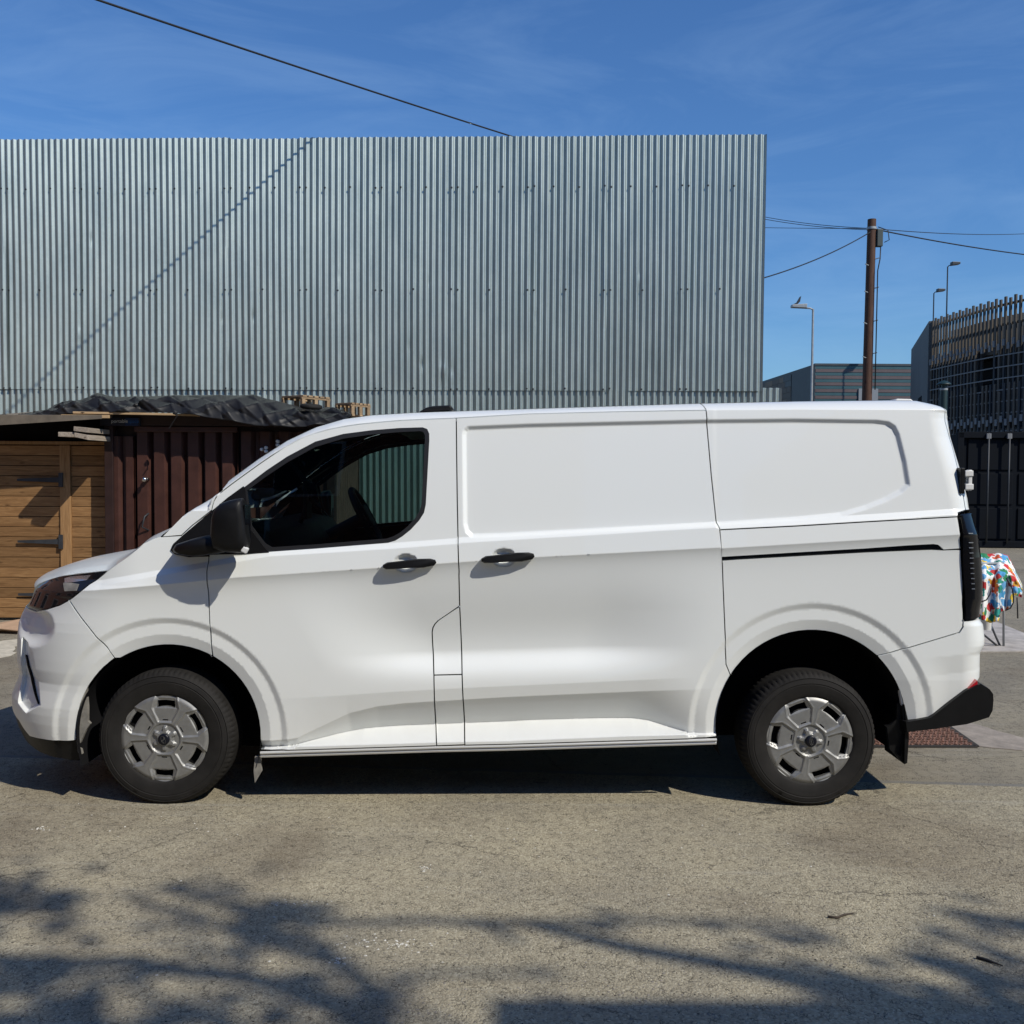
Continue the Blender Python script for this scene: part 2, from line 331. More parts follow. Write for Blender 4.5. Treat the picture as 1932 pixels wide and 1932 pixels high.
# ================================================================== the van
# local frame: origin on the ground under the front axle, x to the rear, y to the far side, z up
Pf = gp(312, 1517.5); Pr = gp(1525, 1521.5)
van_rz = math.atan2(Pr[1] - Pf[1], Pr[0] - Pf[0])
cz, sz_ = math.cos(van_rz), math.sin(van_rz)
TYRE_Y = 0.958
VO = np.array([Pf[0] - sz_ * TYRE_Y, Pf[1] + cz * TYRE_Y, 0.0])
VR = np.array([[cz, -sz_, 0], [sz_, cz, 0], [0, 0, 1]])
def vray(X, Y):
    return VR.T @ (CO - VO), VR.T @ ray(X, Y)
def vproj(P): return proj(VO + VR @ np.asarray(P))
def on_y(pt, y):
    o, d = vray(*pt); t = (y - o[1]) / d[1]; P = o + d * t; return P
def xz(pts, y=-0.985): return np.array([on_y(p, y)[[0, 2]] for p in pts])
def curve(pts, y=-0.985):
    a = xz(pts, y); a = a[np.argsort(a[:, 0])]
    return lambda x: np.interp(x, a[:, 0], a[:, 1])
# feature lines of the flank
c_ledge = curve(PX(R1, (560, 610)) + PX(R2, (470, 1152), (1350, 1097), (1817, 1058)) + PX(B5, (110, 1000), (1850, 890)) + PX(R4, (150, 785), (600, 762), (900, 742), (1545, 700)))
c_crease = curve(PX(R1, (300, 690), (475, 669), (1050, 619)) + PX(R2, (230, 1340), (1280, 1270), (1817, 1232)) + PX(B5, (640, 1125), (1880, 1060)) + PX(R4, (165, 930), (1000, 880), (1545, 850)))
c_seam = curve(PX(R2, (60, 862), (75, 800), (100, 755), (300, 605), (500, 465), (700, 350), (900, 285), (1100, 250), (1400, 222), (1805, 205)) + PX(B5, (600, 165), (1200, 150), (1785, 140)) + PX(R4, (600, 118), (1300, 120)), -0.87)
T_Y = -0.80
c_top = curve(PX(R1, (905, 352), (1000, 272), (1300, 80)) + PX(R2, (200, 640), (400, 490), (600, 360), (800, 265), (1000, 205), (1200, 178), (1500, 160), (1932, 146)) + PX(R4, (0, 79), (600, 66), (1150, 60), (1300, 62), (1400, 84), (1440, 95), (1470, 130)), T_Y)
c_A = curve(PX(Q1, (0, 890), (330, 880), (700, 860), (1100, 832), (1600, 805), (1932, 790)) + PX(Q2, (800, 765), (1430, 735), (1700, 722)))
c_B = curve(PX(Q1, (0, 1190), (140, 1186), (330, 1175), (430, 1160), (600, 1080), (800, 985), (1000, 935), (1200, 912), (1400, 900), (1600, 888), (1932, 868)) + PX(Q2, (700, 848), (1420, 818), (1800, 802)), -0.975)
c_D = curve(PX(Q1, (0, 1228), (140, 1226), (380, 1215), (500, 1188), (700, 1145), (900, 1110), (1100, 1095), (1420, 1083), (1932, 1065)) + PX(Q2, (400, 1055), (900, 1043), (1130, 1043), (1250, 1055), (1400, 1095), (1530, 1122), (1900, 1122)), -0.95)
c_E = curve(PX(Q1, (0, 1234), (140, 1231), (1420, 1190), (1932, 1180)) + PX(Q2, (1100, 1145), (1745, 1131), (1900, 1130)))
c_bot = curve(PX(Q1, (0, 1258), (140, 1253), (1420, 1214), (1932, 1203)) + PX(Q2, (1745, 1158), (1900, 1155)))
c_RB = curve(PX(R5, (1200, 505), (1320, 490), (1670, 452), (1720, 446)))
FA = xz([(314, 1391)], -0.99)[0]; FA_R = 0.437
RA = xz([(1534, 1370)], -0.99)[0]; RA_R = 0.456
def sm(t): t = np.clip(t, 0, 1); return t * t * (3 - 2 * t)
def archdist(x, z, c):
    dz = np.maximum(z - c[1], 0); return np.hypot(x - c[0], dz)
def polysd(x, z, poly):
    """signed distance, positive inside"""
    P = np.asarray(poly); Qn = np.roll(P, -1, 0); d = np.full(x.shape, 1e9); ins = np.zeros(x.shape, bool)
    for (ax, az), (bx, bz) in zip(P, Qn):
        ex, ez = bx - ax, bz - az; t = np.clip(((x - ax) * ex + (z - az) * ez) / (ex * ex + ez * ez + 1e-12), 0, 1)
        d = np.minimum(d, np.hypot(x - ax - t * ex, z - az - t * ez))
        c = ((az > z) != (bz > z)); xi = (bx - ax) * (z - az) / ((bz - az) if bz != az else 1e-12) + ax; ins ^= c & (x < xi)
    return np.where(ins, d, -d)
recess = xz(PX(B5, (185, 252), (600, 235), (1780, 208)) + PX(R4, (600, 176), (1080, 183), (1150, 192), (1185, 215), (1205, 260), (1235, 420), (1250, 560), (1205, 600), (1120, 645), (1000, 692), (850, 735), (600, 760), (150, 790)) + PX(B5, (1850, 905), (400, 980), (215, 985), (180, 955), (165, 900), (155, 300), (160, 270)), -0.93)
handles = [xz([Q3(590, 335)])[0], xz([Q3(1450, 285)])[0]]
air = xz(PX(Q4, (128, 930), (198, 985), (300, 1372), (150, 1455), (40, 1400), (40, 900)), -0.90)
LF, BF = 0.66, 0.60; LRr, BRr = 0.15, 0.17
XF = None; XR = None
def wside(x, z):
    """half-width of the flank without the rounded ends"""
    x = np.asarray(x, float); z = np.asarray(z, float)
    zl = c_ledge(x); zc = c_crease(x); zs = c_seam(x); zt = c_top(x); zA = c_A(x); zB = c_B(x); zD = c_D(x); zE = c_E(x)
    zl2 = zl - 0.026
    # above the window line: tumblehome, tighter near the roof
    up = np.clip(z - zl, 0, None); w_up = 0.965 - 0.125 * up - 0.055 * np.clip(up - 0.1, 0, None) ** 2
    zs2 = np.minimum(zs, zt - 0.02); ws = 0.965 - 0.125 * np.clip(zs2 - zl, 0, None) - 0.055 * np.clip(zs2 - zl - 0.1, 0, None) ** 2
    tt = np.clip((z - zs2) / np.maximum(zt - zs2, 0.02), 0, 1)
    w_top = ws - 0.055 * tt - 0.085 * (1 - np.sqrt(np.clip(1 - tt ** 2.2, 0, 1)))
    w_up = np.where(z > zs2, w_top, w_up)
    w_ledge = 0.965 + (zl - z) / 0.026 * 0.020
    w_band = 0.985 + 0.013 * np.clip((zl2 - z) / np.maximum(zl2 - zc, 0.02), 0, 1)
    # below the crease
    dz = np.clip(zc - z, 0, None); w_low = 0.998 - 0.020 * (1 - np.exp(-dz / 0.050))
    # long scallop in the doors
    zv = 0.735 + 0.035 * (x - 1.0)
    t = z - zv; gg = np.where(t > 0, np.exp(-(t / 0.25) ** 2), np.exp(-(t / 0.085) ** 2))
    mk = sm((x - (0.60 + 0.55 * np.clip(0.95 - z, -0.2, 0.5))) / 0.62) * sm(((2.66 - 0.25 * np.clip(0.95 - z, 0, 0.4)) - x) / 0.62)
    w_low = w_low - 0.062 * gg * mk
    # sill
    tA = zA - zv; gA = np.where(tA > 0, np.exp(-(tA / 0.25) ** 2), np.exp(-(tA / 0.085) ** 2))
    mkA = sm((x - (0.60 + 0.55 * np.clip(0.95 - zA, -0.2, 0.5))) / 0.62) * sm(((2.66 - 0.25 * np.clip(0.95 - zA, 0, 0.4)) - x) / 0.62)
    wA = 0.998 - 0.020 * (1 - np.exp(-np.clip(zc - zA, 0, None) / 0.050)) - 0.062 * gA * mkA
    fadeA = sm((x - 0.45) / 0.3) * sm((2.58 - x) / 0.3)
    fadeB = sm((2.66 - x) / 0.45)
    wBv = wA - 0.010 * fadeA * np.clip((zA - zB) / 0.06, 0, 1.6)
    w_AB = wA + (wBv - wA) * np.clip((zA - z) / np.maximum(zA - zB, 0.01), 0, 1)
    wD = wBv - (0.60 * fadeB + 0.03) * np.clip(zB - zD, 0.0, None)
    w_BD = wBv + (wD - wBv) * np.clip((zB - z) / np.maximum(zB - zD, 0.004), 0, 1)
    wE = np.maximum(wD, 0.985)
    w_DE = wD + (wE - wD) * np.clip((zD - z) / np.maximum(zD - zE, 0.004), 0, 1)
    w = np.where(z > zl, w_up, np.where(z > zl2, w_ledge, np.where(z > zc, w_band, w_low)))
    mid = (x > 0.36) & (x < 2.72)
    w = np.where(mid & (z < zA), w_AB, w); w = np.where(mid & (z < zB), w_BD, w); w = np.where(mid & (z < zD), w_DE, w)
    # behind the rear wheel and ahead of the front wheel the skin just tucks in a little
    w = np.where((x > 2.72) & (z < 0.62), w - 0.06 * np.clip(0.62 - z, 0, None), w)
    # wheel-arch bands
    for c, rr in ((FA, FA_R), (RA, RA_R)):
        d = archdist(x, z, c) - rr
        w = w - 0.0115 * np.clip((0.134 - d) / 0.028, 0, 1) - 0.015 * np.clip((0.052 - d) / 0.05, 0, 1)
    # pressed recess in the load side
    s = polysd(x, z, recess); w = w - 0.016 * sm((s + 0.010) / 0.026)
    for h in handles:
        e = ((x - h[0]) / 0.062) ** 2 + ((z - h[1]) / 0.044) ** 2; w = w - 0.026 * sm((1.05 - e) / 0.75)
    # crease across the rear bumper
    zcb = c_RB(x); w = w - 0.16 * np.clip(zcb - z, 0, 0.09) * sm((x - 3.62) / 0.16)
    return w
def ends(x, z, w):
    if XF is not None:
        xf = np.interp(z, XF[:, 1], XF[:, 0]); u = np.clip((xf + LF - x) / LF, 0, 1); w = w - BF * (1 - np.sqrt(np.clip(1 - u * u, 0, 1)))
    if XR is not None:
        xr = np.interp(z, XR[:, 1], XR[:, 0]); u = np.clip((x - xr + LRr) / LRr, 0, 1); w = w - BRr * (1 - np.sqrt(np.clip(1 - u * u, 0, 1)))
    return w
def W(x, z):
    w = ends(x, z, wside(x, z))
    if XF is not None:
        s = polysd(np.asarray(x, float), np.asarray(z, float), air); w = w - 0.035 * sm((s + 0.004) / 0.014)
        # hollow under the headlamp
        x = np.asarray(x, float); z = np.asarray(z, float)
        e = ((x - hol[0]) / 0.17) ** 2 + ((z - hol[1]) / 0.11) ** 2; w = w - 0.045 * sm((1.0 - e) / 0.9) * sm((hol[1] + 0.085 - z) / 0.03)
    return w
def silhouette(pts, Lq, Bq, sgn):
    out = []
    ph = np.linspace(0.05, math.pi / 2, 60)
    for (X, Y) in pts:
        P = on_y((X, Y), -0.85); xe = P[0] - sgn * 0.12; z = P[2]
        for it in range(14):
            xs = xe + sgn * Lq * (1 - np.cos(ph)); ws = wside(xs, np.full(xs.shape, z)) - Bq * (1 - np.sin(ph))
            pr = np.array([vproj((a, -b, z)) for a, b in zip(xs, ws)])
            k = np.argmin(pr[:, 0] * sgn); dx = X - pr[k, 0]; xe += dx / 375.0; z += (pr[k, 1] - Y) / 375.0
        out.append((xe, z))
    a = np.array(out); return a[np.argsort(a[:, 1])]
XFq = silhouette(PX(Q4, (350, 400), (300, 440), (255, 490), (232, 545), (212, 590), (165, 680), (142, 745), (133, 830), (128, 950), (129, 1030), (150, 1115), (138, 1170), (110, 1240), (90, 1290), (88, 1350), (98, 1420), (130, 1520), (170, 1600), (200, 1680)), LF, BF, 1)
XRq = silhouette(PX(R4, (1462, 100), (1480, 140), (1482, 172), (1500, 280), (1560, 480), (1600, 640), (1618, 720), (1640, 790), (1662, 870), (1676, 980), (1684, 1120), (1682, 1220), (1668, 1290), (1664, 1345), (1690, 1375), (1699, 1460), (1697, 1495), (1672, 1540), (1671, 1640), (1668, 1690)), LRr, BRr, -1)
XF = XFq; XR = XRq
hol = xz([Q4(245, 760)], -0.80)[0]
def W2p(x, z):
    xf = np.interp(z, XF[:, 1], XF[:, 0]); xr = np.interp(z, XR[:, 1], XR[:, 0])
    if x < xf + LF: return xf + LF * math.acos(max(-1, min(1, 1 - max(x - xf, 0) / LF))) / (math.pi / 2)
    if x > xr - LRr: return xr - LRr * math.acos(max(-1, min(1, 1 - max(xr - x, 0) / LRr))) / (math.pi / 2)
    return x
def surf(p, z, off=0.0):
    p = np.asarray(p, float); z = np.asarray(z, float)
    xf = np.interp(z, XF[:, 1], XF[:, 0]); xr = np.interp(z, XR[:, 1], XR[:, 0])
    x = np.where(p < xf + LF, xf + LF * (1 - np.cos(np.clip((p - xf) / LF, 0, 1) * math.pi / 2)), p)
    x = np.where(p > xr - LRr, xr - LRr * (1 - np.cos(np.clip((xr - p) / LRr, 0, 1) * math.pi / 2)), x)
    return np.stack([x, -(W(x, z) + off), z], -1)
def unp(pts, off=0.0):
    """picture points -> (p, z) on the flank"""
    out = []
    for (X, Y) in pts:
        o, d = vray(X, Y); y = -0.97
        for it in range(40):
            t = (y - o[1]) / d[1]; P = o + d * t; y = y + 0.6 * (-(float(W(P[0], P[2])) + off) - y)
        out.append((W2p(P[0], P[2]), P[2]))
    return out
def pfront(z): return float(np.interp(z, XF[:, 1], XF[:, 0])) + 0.01
def prear(z): return float(np.interp(z, XR[:, 1], XR[:, 0])) - 0.004
def archpts(c, rr, a0, a1, n=26):
    """arc round a wheel opening, degrees measured from the rear, anticlockwise; straight legs below the axle"""
    out = []
    for k in range(n + 1):
        a = R(a0 + (a1 - a0) * k / n); x, z = c[0] + rr * math.cos(a), c[1] + rr * math.sin(a); out.append((W2p(x, z), z))
    return out
def densify(P, h, closed=True):
    out = []; n = len(P)
    for i in range(n if closed else n - 1):
        a = np.array(P[i]); b = np.array(P[(i + 1) % n]); m = max(1, int(math.ceil(np.linalg.norm(b - a) / h)))
        for k in range(m): out.append(tuple(a + (b - a) * k / m))
    if not closed: out.append(tuple(P[-1]))
    return out
def inside(P, x, y):
    return polysd(x, y, P) > 0
FEAT = []
def feature_rows():
    xs = np.arange(-0.75, 3.95, 0.007); rows = []
    for f in (c_crease, c_ledge, lambda x: c_ledge(x) - 0.026):
        for d in (-0.003, 0.003): rows += list(zip(xs, f(xs) + d))
    xm = np.arange(0.44, 2.70, 0.007)
    for f in (c_A, c_B, c_D, c_E):
        for d in (-0.003, 0.003): rows += list(zip(xm, f(xm) + d))
    xs2 = np.arange(0.0, 3.8, 0.008)
    rows += list(zip(xs2, c_seam(xs2) + 0.003)) + list(zip(xs2, c_seam(xs2) - 0.003))
    for c, rr in ((FA, FA_R), (RA, RA_R)):
        for d in (0.020, 0.050, 0.106, 0.113, 0.120, 0.127, 0.134):
            for a in np.arange(-0.12, math.pi + 0.12, 0.008 / (rr + d)):
                x, z = c[0] + (rr + d) * math.cos(a), c[1] + (rr + d) * math.sin(a) * (1 if math.sin(a) > 0 else 2); rows.append((x, z))
    rc = densify([tuple(q) for q in recess], 0.007)
    A = np.array(rc); T_ = np.roll(A, -1, 0) - np.roll(A, 1, 0); T_ /= np.linalg.norm(T_, axis=1)[:, None] + 1e-9; Nn = np.stack([-T_[:, 1], T_[:, 0]], 1)
    for d in (-0.010, -0.003, 0.003, 0.010, 0.016, -0.016): rows += [tuple(q) for q in (A + Nn * d)]
    rc = densify([tuple(q) for q in air], 0.006); A = np.array(rc); T_ = np.roll(A, -1, 0) - np.roll(A, 1, 0); T_ /= np.linalg.norm(T_, axis=1)[:, None] + 1e-9; Nn = np.stack([-T_[:, 1], T_[:, 0]], 1)
    for d in (-0.010, -0.005, 0.0, 0.005, 0.010): rows += [tuple(q) for q in (A + Nn * d)]
    return np.array([(W2p(x, z), z) for x, z in rows])
def cdt_mesh(outline, holes, h, feat=None):
    loops = [densify(outline, h)] + [densify(q, h) for q in holes]
    pts = []; edges = []
    for lp in loops:
        b = len(pts); pts += lp; edges += [(b + i, b + (i + 1) % len(lp)) for i in range(len(lp))]
    nb = len(pts); A = np.array(loops[0]); x0, y0 = A.min(0); x1, y1 = A.max(0)
    xs = np.arange(x0, x1, h); ys = np.arange(y0, y1, h * 0.866)
    gx, gy = np.meshgrid(xs, ys); gx = gx + (np.arange(len(ys)) % 2)[:, None] * h * 0.5; gx = gx.ravel(); gy = gy.ravel()
    keep = polysd(gx, gy, outline) > 0.45 * h
    for q in holes: keep &= polysd(gx, gy, q) < -0.45 * h
    if feat is not None:
        k2 = (feat[:, 0] > x0) & (feat[:, 0] < x1) & (feat[:, 1] > y0) & (feat[:, 1] < y1); fx = feat[k2, 0]; fy = feat[k2, 1]
        if len(fx):
            k3 = polysd(fx, fy, outline) > 0.0035
            for q in holes: k3 &= polysd(fx, fy, q) < -0.0035
            fx = fx[k3]; fy = fy[k3]
            # drop grid points that sit right on a feature row
            occ = set(zip((fx / 0.0055).astype(int), (fy / 0.0055).astype(int)))
            ki = np.array([(int(a / 0.0055), int(b / 0.0055)) not in occ for a, b in zip(gx, gy)]); keep &= ki
            pts += list(zip(fx, fy))
    pts += list(zip(gx[keep], gy[keep]))
    r = delaunay_2d_cdt([Vector((float(a), float(b))) for a, b in pts], edges, [], 0, 1e-7)
    V = np.array([tuple(v) for v in r[0]]); T = np.array([tuple(f) for f in r[2] if len(f) == 3])
    c = V[T].mean(1); ok = polysd(c[:, 0], c[:, 1], outline) > 0
    for q in holes: ok &= polysd(c[:, 0], c[:, 1], q) < 0
    return V, T[ok]
van = empty('white_van', VO, van_rz, 'white panel van parked side-on with black door handles and silver wheel covers', 'van')
FROWS = feature_rows()
near_parts = []
def panel(name, outline, mat, parent, holes=(), off=0.0, flange=0.022, h=0.0105, label=None, sf=None, flip=False):
    sf = sf or surf
    V2, T = cdt_mesh(outline, holes, h, FROWS if sf is surf and h < 0.02 else None)
    P = sf(V2[:, 0], V2[:, 1], off); e = 0.0016
    N = np.cross(sf(V2[:, 0], V2[:, 1] + e, off) - sf(V2[:, 0], V2[:, 1] - e, off), sf(V2[:, 0] + e, V2[:, 1], off) - sf(V2[:, 0] - e, V2[:, 1], off))
    N /= np.maximum(np.linalg.norm(N, axis=1)[:, None], 1e-12); N = np.where((N[:, 1] > 0)[:, None], -N, N)
    # orient faces outward (-y)
    a, b, c = P[T[:, 0]], P[T[:, 1]], P[T[:, 2]]; fn = np.cross(b - a, c - a); mean_n = N[T].sum(1)
    fl = (fn * mean_n).sum(1) < 0; T[fl] = T[fl][:, ::-1]
    # boundary edges -> flange turned inward
    from collections import defaultdict
    ec = defaultdict(int)
    for f in T:
        for i in range(3): ec[(f[i], f[(i + 1) % 3])] += 1
    VV = [P]; NN = [N]; FF = [tuple(f) for f in T]; nv = len(P)
    if flange:
        A = []; NA = []
        for (i, j) in list(ec):
            if (j, i) not in ec:
                p, q = P[i], P[j]; d = q - p; nrm = np.cross(d, N[i]); nrm /= max(np.linalg.norm(nrm), 1e-9)
                k = nv + len(A)
                pi = p - N[i] * flange; qi = q - N[j] * flange
                A += [p, q, qi, pi]; NA += [nrm] * 4; FF.append((k + 1, k, k + 3, k + 2))
        if A: VV.append(np.array(A)); NN.append(np.array(NA))
    me = mesh(name, np.concatenate(VV), FF, np.concatenate(NN))
    o = link(name, me, mat, parent)
    if label: o['label'] = label
    return o
G = 0.0029        # half of a panel gap
def shrink(P, d=G):
    """inset a polygon a little so that neighbouring panels leave a gap"""
    A = np.array(P, float); n = len(A); ar = 0.5 * np.sum(A[:, 0] * np.roll(A[:, 1], -1) - np.roll(A[:, 0], -1) * A[:, 1]); s = 1 if ar > 0 else -1
    out = []
    for i in range(n):
        a, b, c = A[i - 1], A[i], A[(i + 1) % n]; e1 = b - a; e2 = c - b
        n1 = np.array([-e1[1], e1[0]]) / (np.linalg.norm(e1) + 1e-9) * s; n2 = np.array([-e2[1], e2[0]]) / (np.linalg.norm(e2) + 1e-9) * s
        m = n1 + n2; k = np.linalg.norm(m); m = m / k if k > 0.3 else n1
        out.append(tuple(b + m * d / max(0.6, float(m @ n1))))
    return out

# ---- outlines (picture -> flank)
seam_R2 = PX(R2, (60, 862), (66, 830), (75, 800), (100, 755), (200, 678), (300, 605), (400, 533), (500, 465), (600, 404), (700, 350), (800, 313), (900, 285), (1000, 265), (1100, 250), (1250, 235), (1400, 222), (1600, 213), (1805, 205))
seam_top = unp(seam_R2)
seam_mid = unp(PX(B5, (108, 190), (600, 165), (1200, 150), (1785, 140)))
bseam_hi = unp(PX(R2, (1805, 205), (1808, 500), (1812, 800), (1817, 1080), (1825, 1300)) + PX(B6, (500, 0), (507, 288)))
bseam_lo = unp(PX(B6, (507, 288), (525, 700), (530, 939)))
bseam_lo2 = unp(PX(B6, (530, 939), (545, 1250), (553, 1430), (557, 1608)))
flap_edge = unp(PX(B6, (507, 288), (400, 362), (300, 430), (272, 460), (253, 495), (245, 540), (250, 650), (262, 945)))
flap_edge2 = unp(PX(B6, (262, 945), (265, 1100), (280, 1400), (290, 1618)))
dseam = unp(PX(R1, (1205, 215), (1200, 330), (1192, 475), (1180, 560), (1190, 680), (1195, 820), (1210, 1050)))
slide_seam = unp(PX(R4, (75, 178), (100, 500), (130, 780), (150, 822), (165, 1000), (180, 1400), (187, 1610), (214, 1676)))
bumper_seam = unp(PX(R1, (395, 718), (545, 925), (655, 1050)))
def zbot(x): return float(c_bot(x))
aF = lambda a: archpts(FA, FA_R, a, a, 0)[0]
# angles of the seams on the front arch
def ang(pt, c): return math.degrees(math.atan2(pt[1] - c[1], pt[0] - c[0]))
a_door = ang(dseam[-1], FA); bx_ = surf(*bumper_seam[-1]); a_bump = ang((bx_[0], bx_[2]), FA)
zfb = float(xz([R1(440, 1524)])[0][1])           # bottom of front bumper
leg_f_rear = [(FA[0] + FA_R, FA[1]), (FA[0] + FA_R + 0.004, zbot(FA[0] + FA_R))]
window_out = unp(PX(R2, (290, 700), (450, 578), (600, 478), (800, 372), (1000, 317), (1200, 291), (1400, 275), (1565, 270), (1598, 282), (1612, 315), (1613, 360), (1600, 600), (1588, 820), (1575, 880), (1540, 935), (1480, 1000), (1420, 1048), (1370, 1078), (1320, 1093), (1200, 1103), (800, 1135), (465, 1158), (440, 1130), (330, 985)))
window_in = unp(PX(R2, (312, 722), (450, 620), (600, 520), (800, 410), (1000, 350), (1200, 321), (1400, 304), (1550, 297), (1572, 305), (1582, 330), (1581, 370), (1570, 600), (1558, 815), (1545, 865), (1515, 915), (1460, 975), (1405, 1020), (1355, 1048), (1310, 1063), (1200, 1072), (800, 1105), (490, 1125), (440, 1095), (345, 970)))

# dark inner shell behind all the gaps
zin = 0.30
inner = [(pfront(0.36) + 0.25, 0.36)] + [(W2p(FA[0] - FA_R - 0.015, 0.36), 0.36), (W2p(FA[0] - FA_R - 0.015, FA[1]), FA[1])] + archpts(FA, FA_R + 0.015, 180, 0, 24) + [(FA[0] + FA_R + 0.015, zbot(0.45) + 0.01)]
inner += [(RA[0] - RA_R - 0.015, zbot(2.6) + 0.01), (RA[0] - RA_R - 0.015, RA[1])] + archpts(RA, RA_R + 0.015, 180, 0, 24) + [(RA[0] + RA_R + 0.015, 0.45), (3.85, 0.5), (prear(0.9) - 0.05, 0.9), (prear(1.5) - 0.05, 1.5), (prear(1.85) - 0.05, 1.85)]
inner += [(x, float(c_top(x)) - 0.010) for x in np.linspace(3.85, 0.30, 40)] + [(0.10, 1.22), (-0.3, 1.02), (pfront(0.9) + 0.3, 0.88)]
body_dark = panel('inner_shell', inner, M['void'], van, holes=[window_out], off=-0.060, flange=0, h=0.025); near_parts.append(body_dark)

# roof rail with the A-pillar
x_sl = slide_seam[0][0]
xq = unp([B5(1785, 140)])[0][0]
top_line = [(x, float(c_top(x)) - 0.0005) for x in np.linspace(xq - 0.02, seam_top[0][0] - 0.10, 60)]
foot = unp(PX(R1, (1205, 215), (1100, 290), (1035, 350), (925, 358)))
rail_out = foot[::-1][:1] + foot[::-1][1:3] + seam_top + seam_mid[1:] + [(xq - 0.01, float(c_top(xq)) - 0.0005)]
rail_out = rail_out + [q for q in top_line if q[0] > foot[-1][0] + 0.02]
near_parts.append(panel('roof_rail', shrink(rail_out), M['paint'], van))
near_parts.append(panel('pillar_lining', shrink(rail_out, 0.006), M['interior'], van, off=-0.014, flange=0, h=0.02))

# front door
door_out = seam_top + bseam_hi[1:] + flap_edge[1:] + flap_edge2[1:]
door_out += [(x, zbot(x)) for x in np.linspace(flap_edge2[-1][0] - 0.05, FA[0] + FA_R + 0.01, 14)]
door_out += leg_f_rear[::-1] + archpts(FA, FA_R, 0, a_door, 12)[1:] + dseam[::-1][1:]
front_door = panel('front_door', shrink(door_out), M['paint'], van, holes=[window_out]); near_parts.append(front_door)
wf = panel('window_frame', window_out, M['seal'], front_door, holes=[window_in], off=0.001, flange=0.012); near_parts.append(wf)
wg = panel('window_glass', window_in, M['glass'], front_door, off=-0.008, flange=0, h=0.03); near_parts.append(wg)
sail = unp(PX(R2, (63, 866), (175, 772), (288, 690), (300, 700), (330, 985), (440, 1130), (470, 1160), (300, 1172), (30, 1180)))
near_parts.append(panel('mirror_mount', sail, M['blackplastic'], front_door, off=0.005, flange=0.01))
# fuel flap and rocker piece at the B-pillar
near_parts.append(panel('fuel_flap', shrink(flap_edge + bseam_lo[::-1]), M['paint'], van))
near_parts.append(panel('rocker_cover', shrink(flap_edge2 + bseam_lo2[::-1]), M['paint'], van))
# sliding door
sld = [bseam_hi[0]] + seam_mid[1:] + slide_seam[0:]
aS = ang(slide_seam[-1], RA)
sld += archpts(RA, RA_R, aS, 180, 8)[1:] + [(RA[0] - RA_R, zbot(RA[0] - RA_R) + 0.0)]
sld += [(x, zbot(x)) for x in np.linspace(RA[0] - RA_R - 0.05, bseam_lo2[-1][0], 30)] + bseam_lo2[::-1][1:] + bseam_lo[::-1][1:] + bseam_hi[::-1][1:-1]
slide_door = panel('sliding_door', shrink(sld), M['paint'], van); near_parts.append(slide_door)
# rear quarter, above the lower seam
seam_q = unp(PX(R4, (150, 822), (600, 800), (1000, 776), (1545, 746)))
rd = unp(PX(R4, (1440, 100), (1470, 190), (1510, 330), (1550, 490), (1592, 705)))
qu = [slide_seam[0], (xq, float(c_seam(xq))), (xq - 0.008, float(c_top(xq)) - 0.0005)] + [(x, float(c_top(x)) - 0.0005) for x in np.linspace(xq + 0.03, rd[0][0] - 0.03, 40)]
qu += rd + unp(PX(R4, (1548, 722))) + seam_q[::-1] + slide_seam[3:0:-1]
near_parts.append(panel('rear_quarter_upper', shrink(qu), M['paint'], van))
# band between the seam and the slide track
slot_top = unp(PX(R4, (163, 984), (600, 958), (1000, 935), (1250, 917), (1400, 909), (1428, 913), (1445, 926), (1460, 941), (1563, 934)))
slot_bot = unp(PX(R4, (165, 1004), (260, 997), (600, 978), (1000, 956), (1400, 940), (1460, 941)))
qb = seam_q + unp(PX(R4, (1563, 934))) + slot_top[-2::-1] + slide_seam[4:3:-1]
near_parts.append(panel('track_cover', shrink(qb), M['paint'], van))
near_parts.append(panel('slide_track', slot_top[:-1] + slot_bot[::-1], M['gloss_black'], van, off=-0.018, flange=0.0))
# lower quarter with the arch
q_lamp = unp(PX(R4, (1563, 938), (1573, 1150), (1577, 1345), (1574, 1390), (1552, 1424), (1400, 1470), (1070, 1560)))
aQ = ang(q_lamp[-1], RA)
ql = slot_bot + q_lamp + archpts(RA, RA_R, aQ, aS, 20)[1:-1] + slide_seam[:-4:-1]
near_parts.append(panel('rear_quarter_lower', shrink(ql), M['paint'], van))
# tail lamp
tl = unp(PX(R4, (1549, 727), (1600, 722))) 
tl_r = [(prear(z) + 0.0, z) for z in np.linspace(tl[1][1] - 0.005, q_lamp[2][1] + 0.012, 14)]
tlo = tl + tl_r + unp(PX(R4, (1640, 1347), (1580, 1352), (1577, 1200), (1565, 930)))
tail = panel('tail_lamp', shrink(tlo, 0.003), M['gloss_black'], van, off=0.010); near_parts.append(tail)
for k in range(11):
    led = MB()
    P = surf(*np.array(unp([R8(618 + k * 2.3, 180 + (k * 36.5 if k else 0) + (30 if k else 0))])[0]), 0.0125); q = surf(*np.array(unp([R8(650 + k * 1.4, 180 + (k * 36.5 if k else 0) + (30 if k else 0))])[0]), 0.0125)
    led.bar(P, q, 0.004, 0.004)
    near_parts.append(led.build('lamp_rib', M['lampsilver'], tail))
# rear door edge and corner post
pr0 = [(prear(z), z) for z in np.linspace(rd[-1][1], float(c_top(rd[0][0])) - 0.03, 30)]
near_parts.append(panel('rear_door', shrink(rd[::-1][::-1] + pr0, 0.001), M['paint'], van, off=0.001))
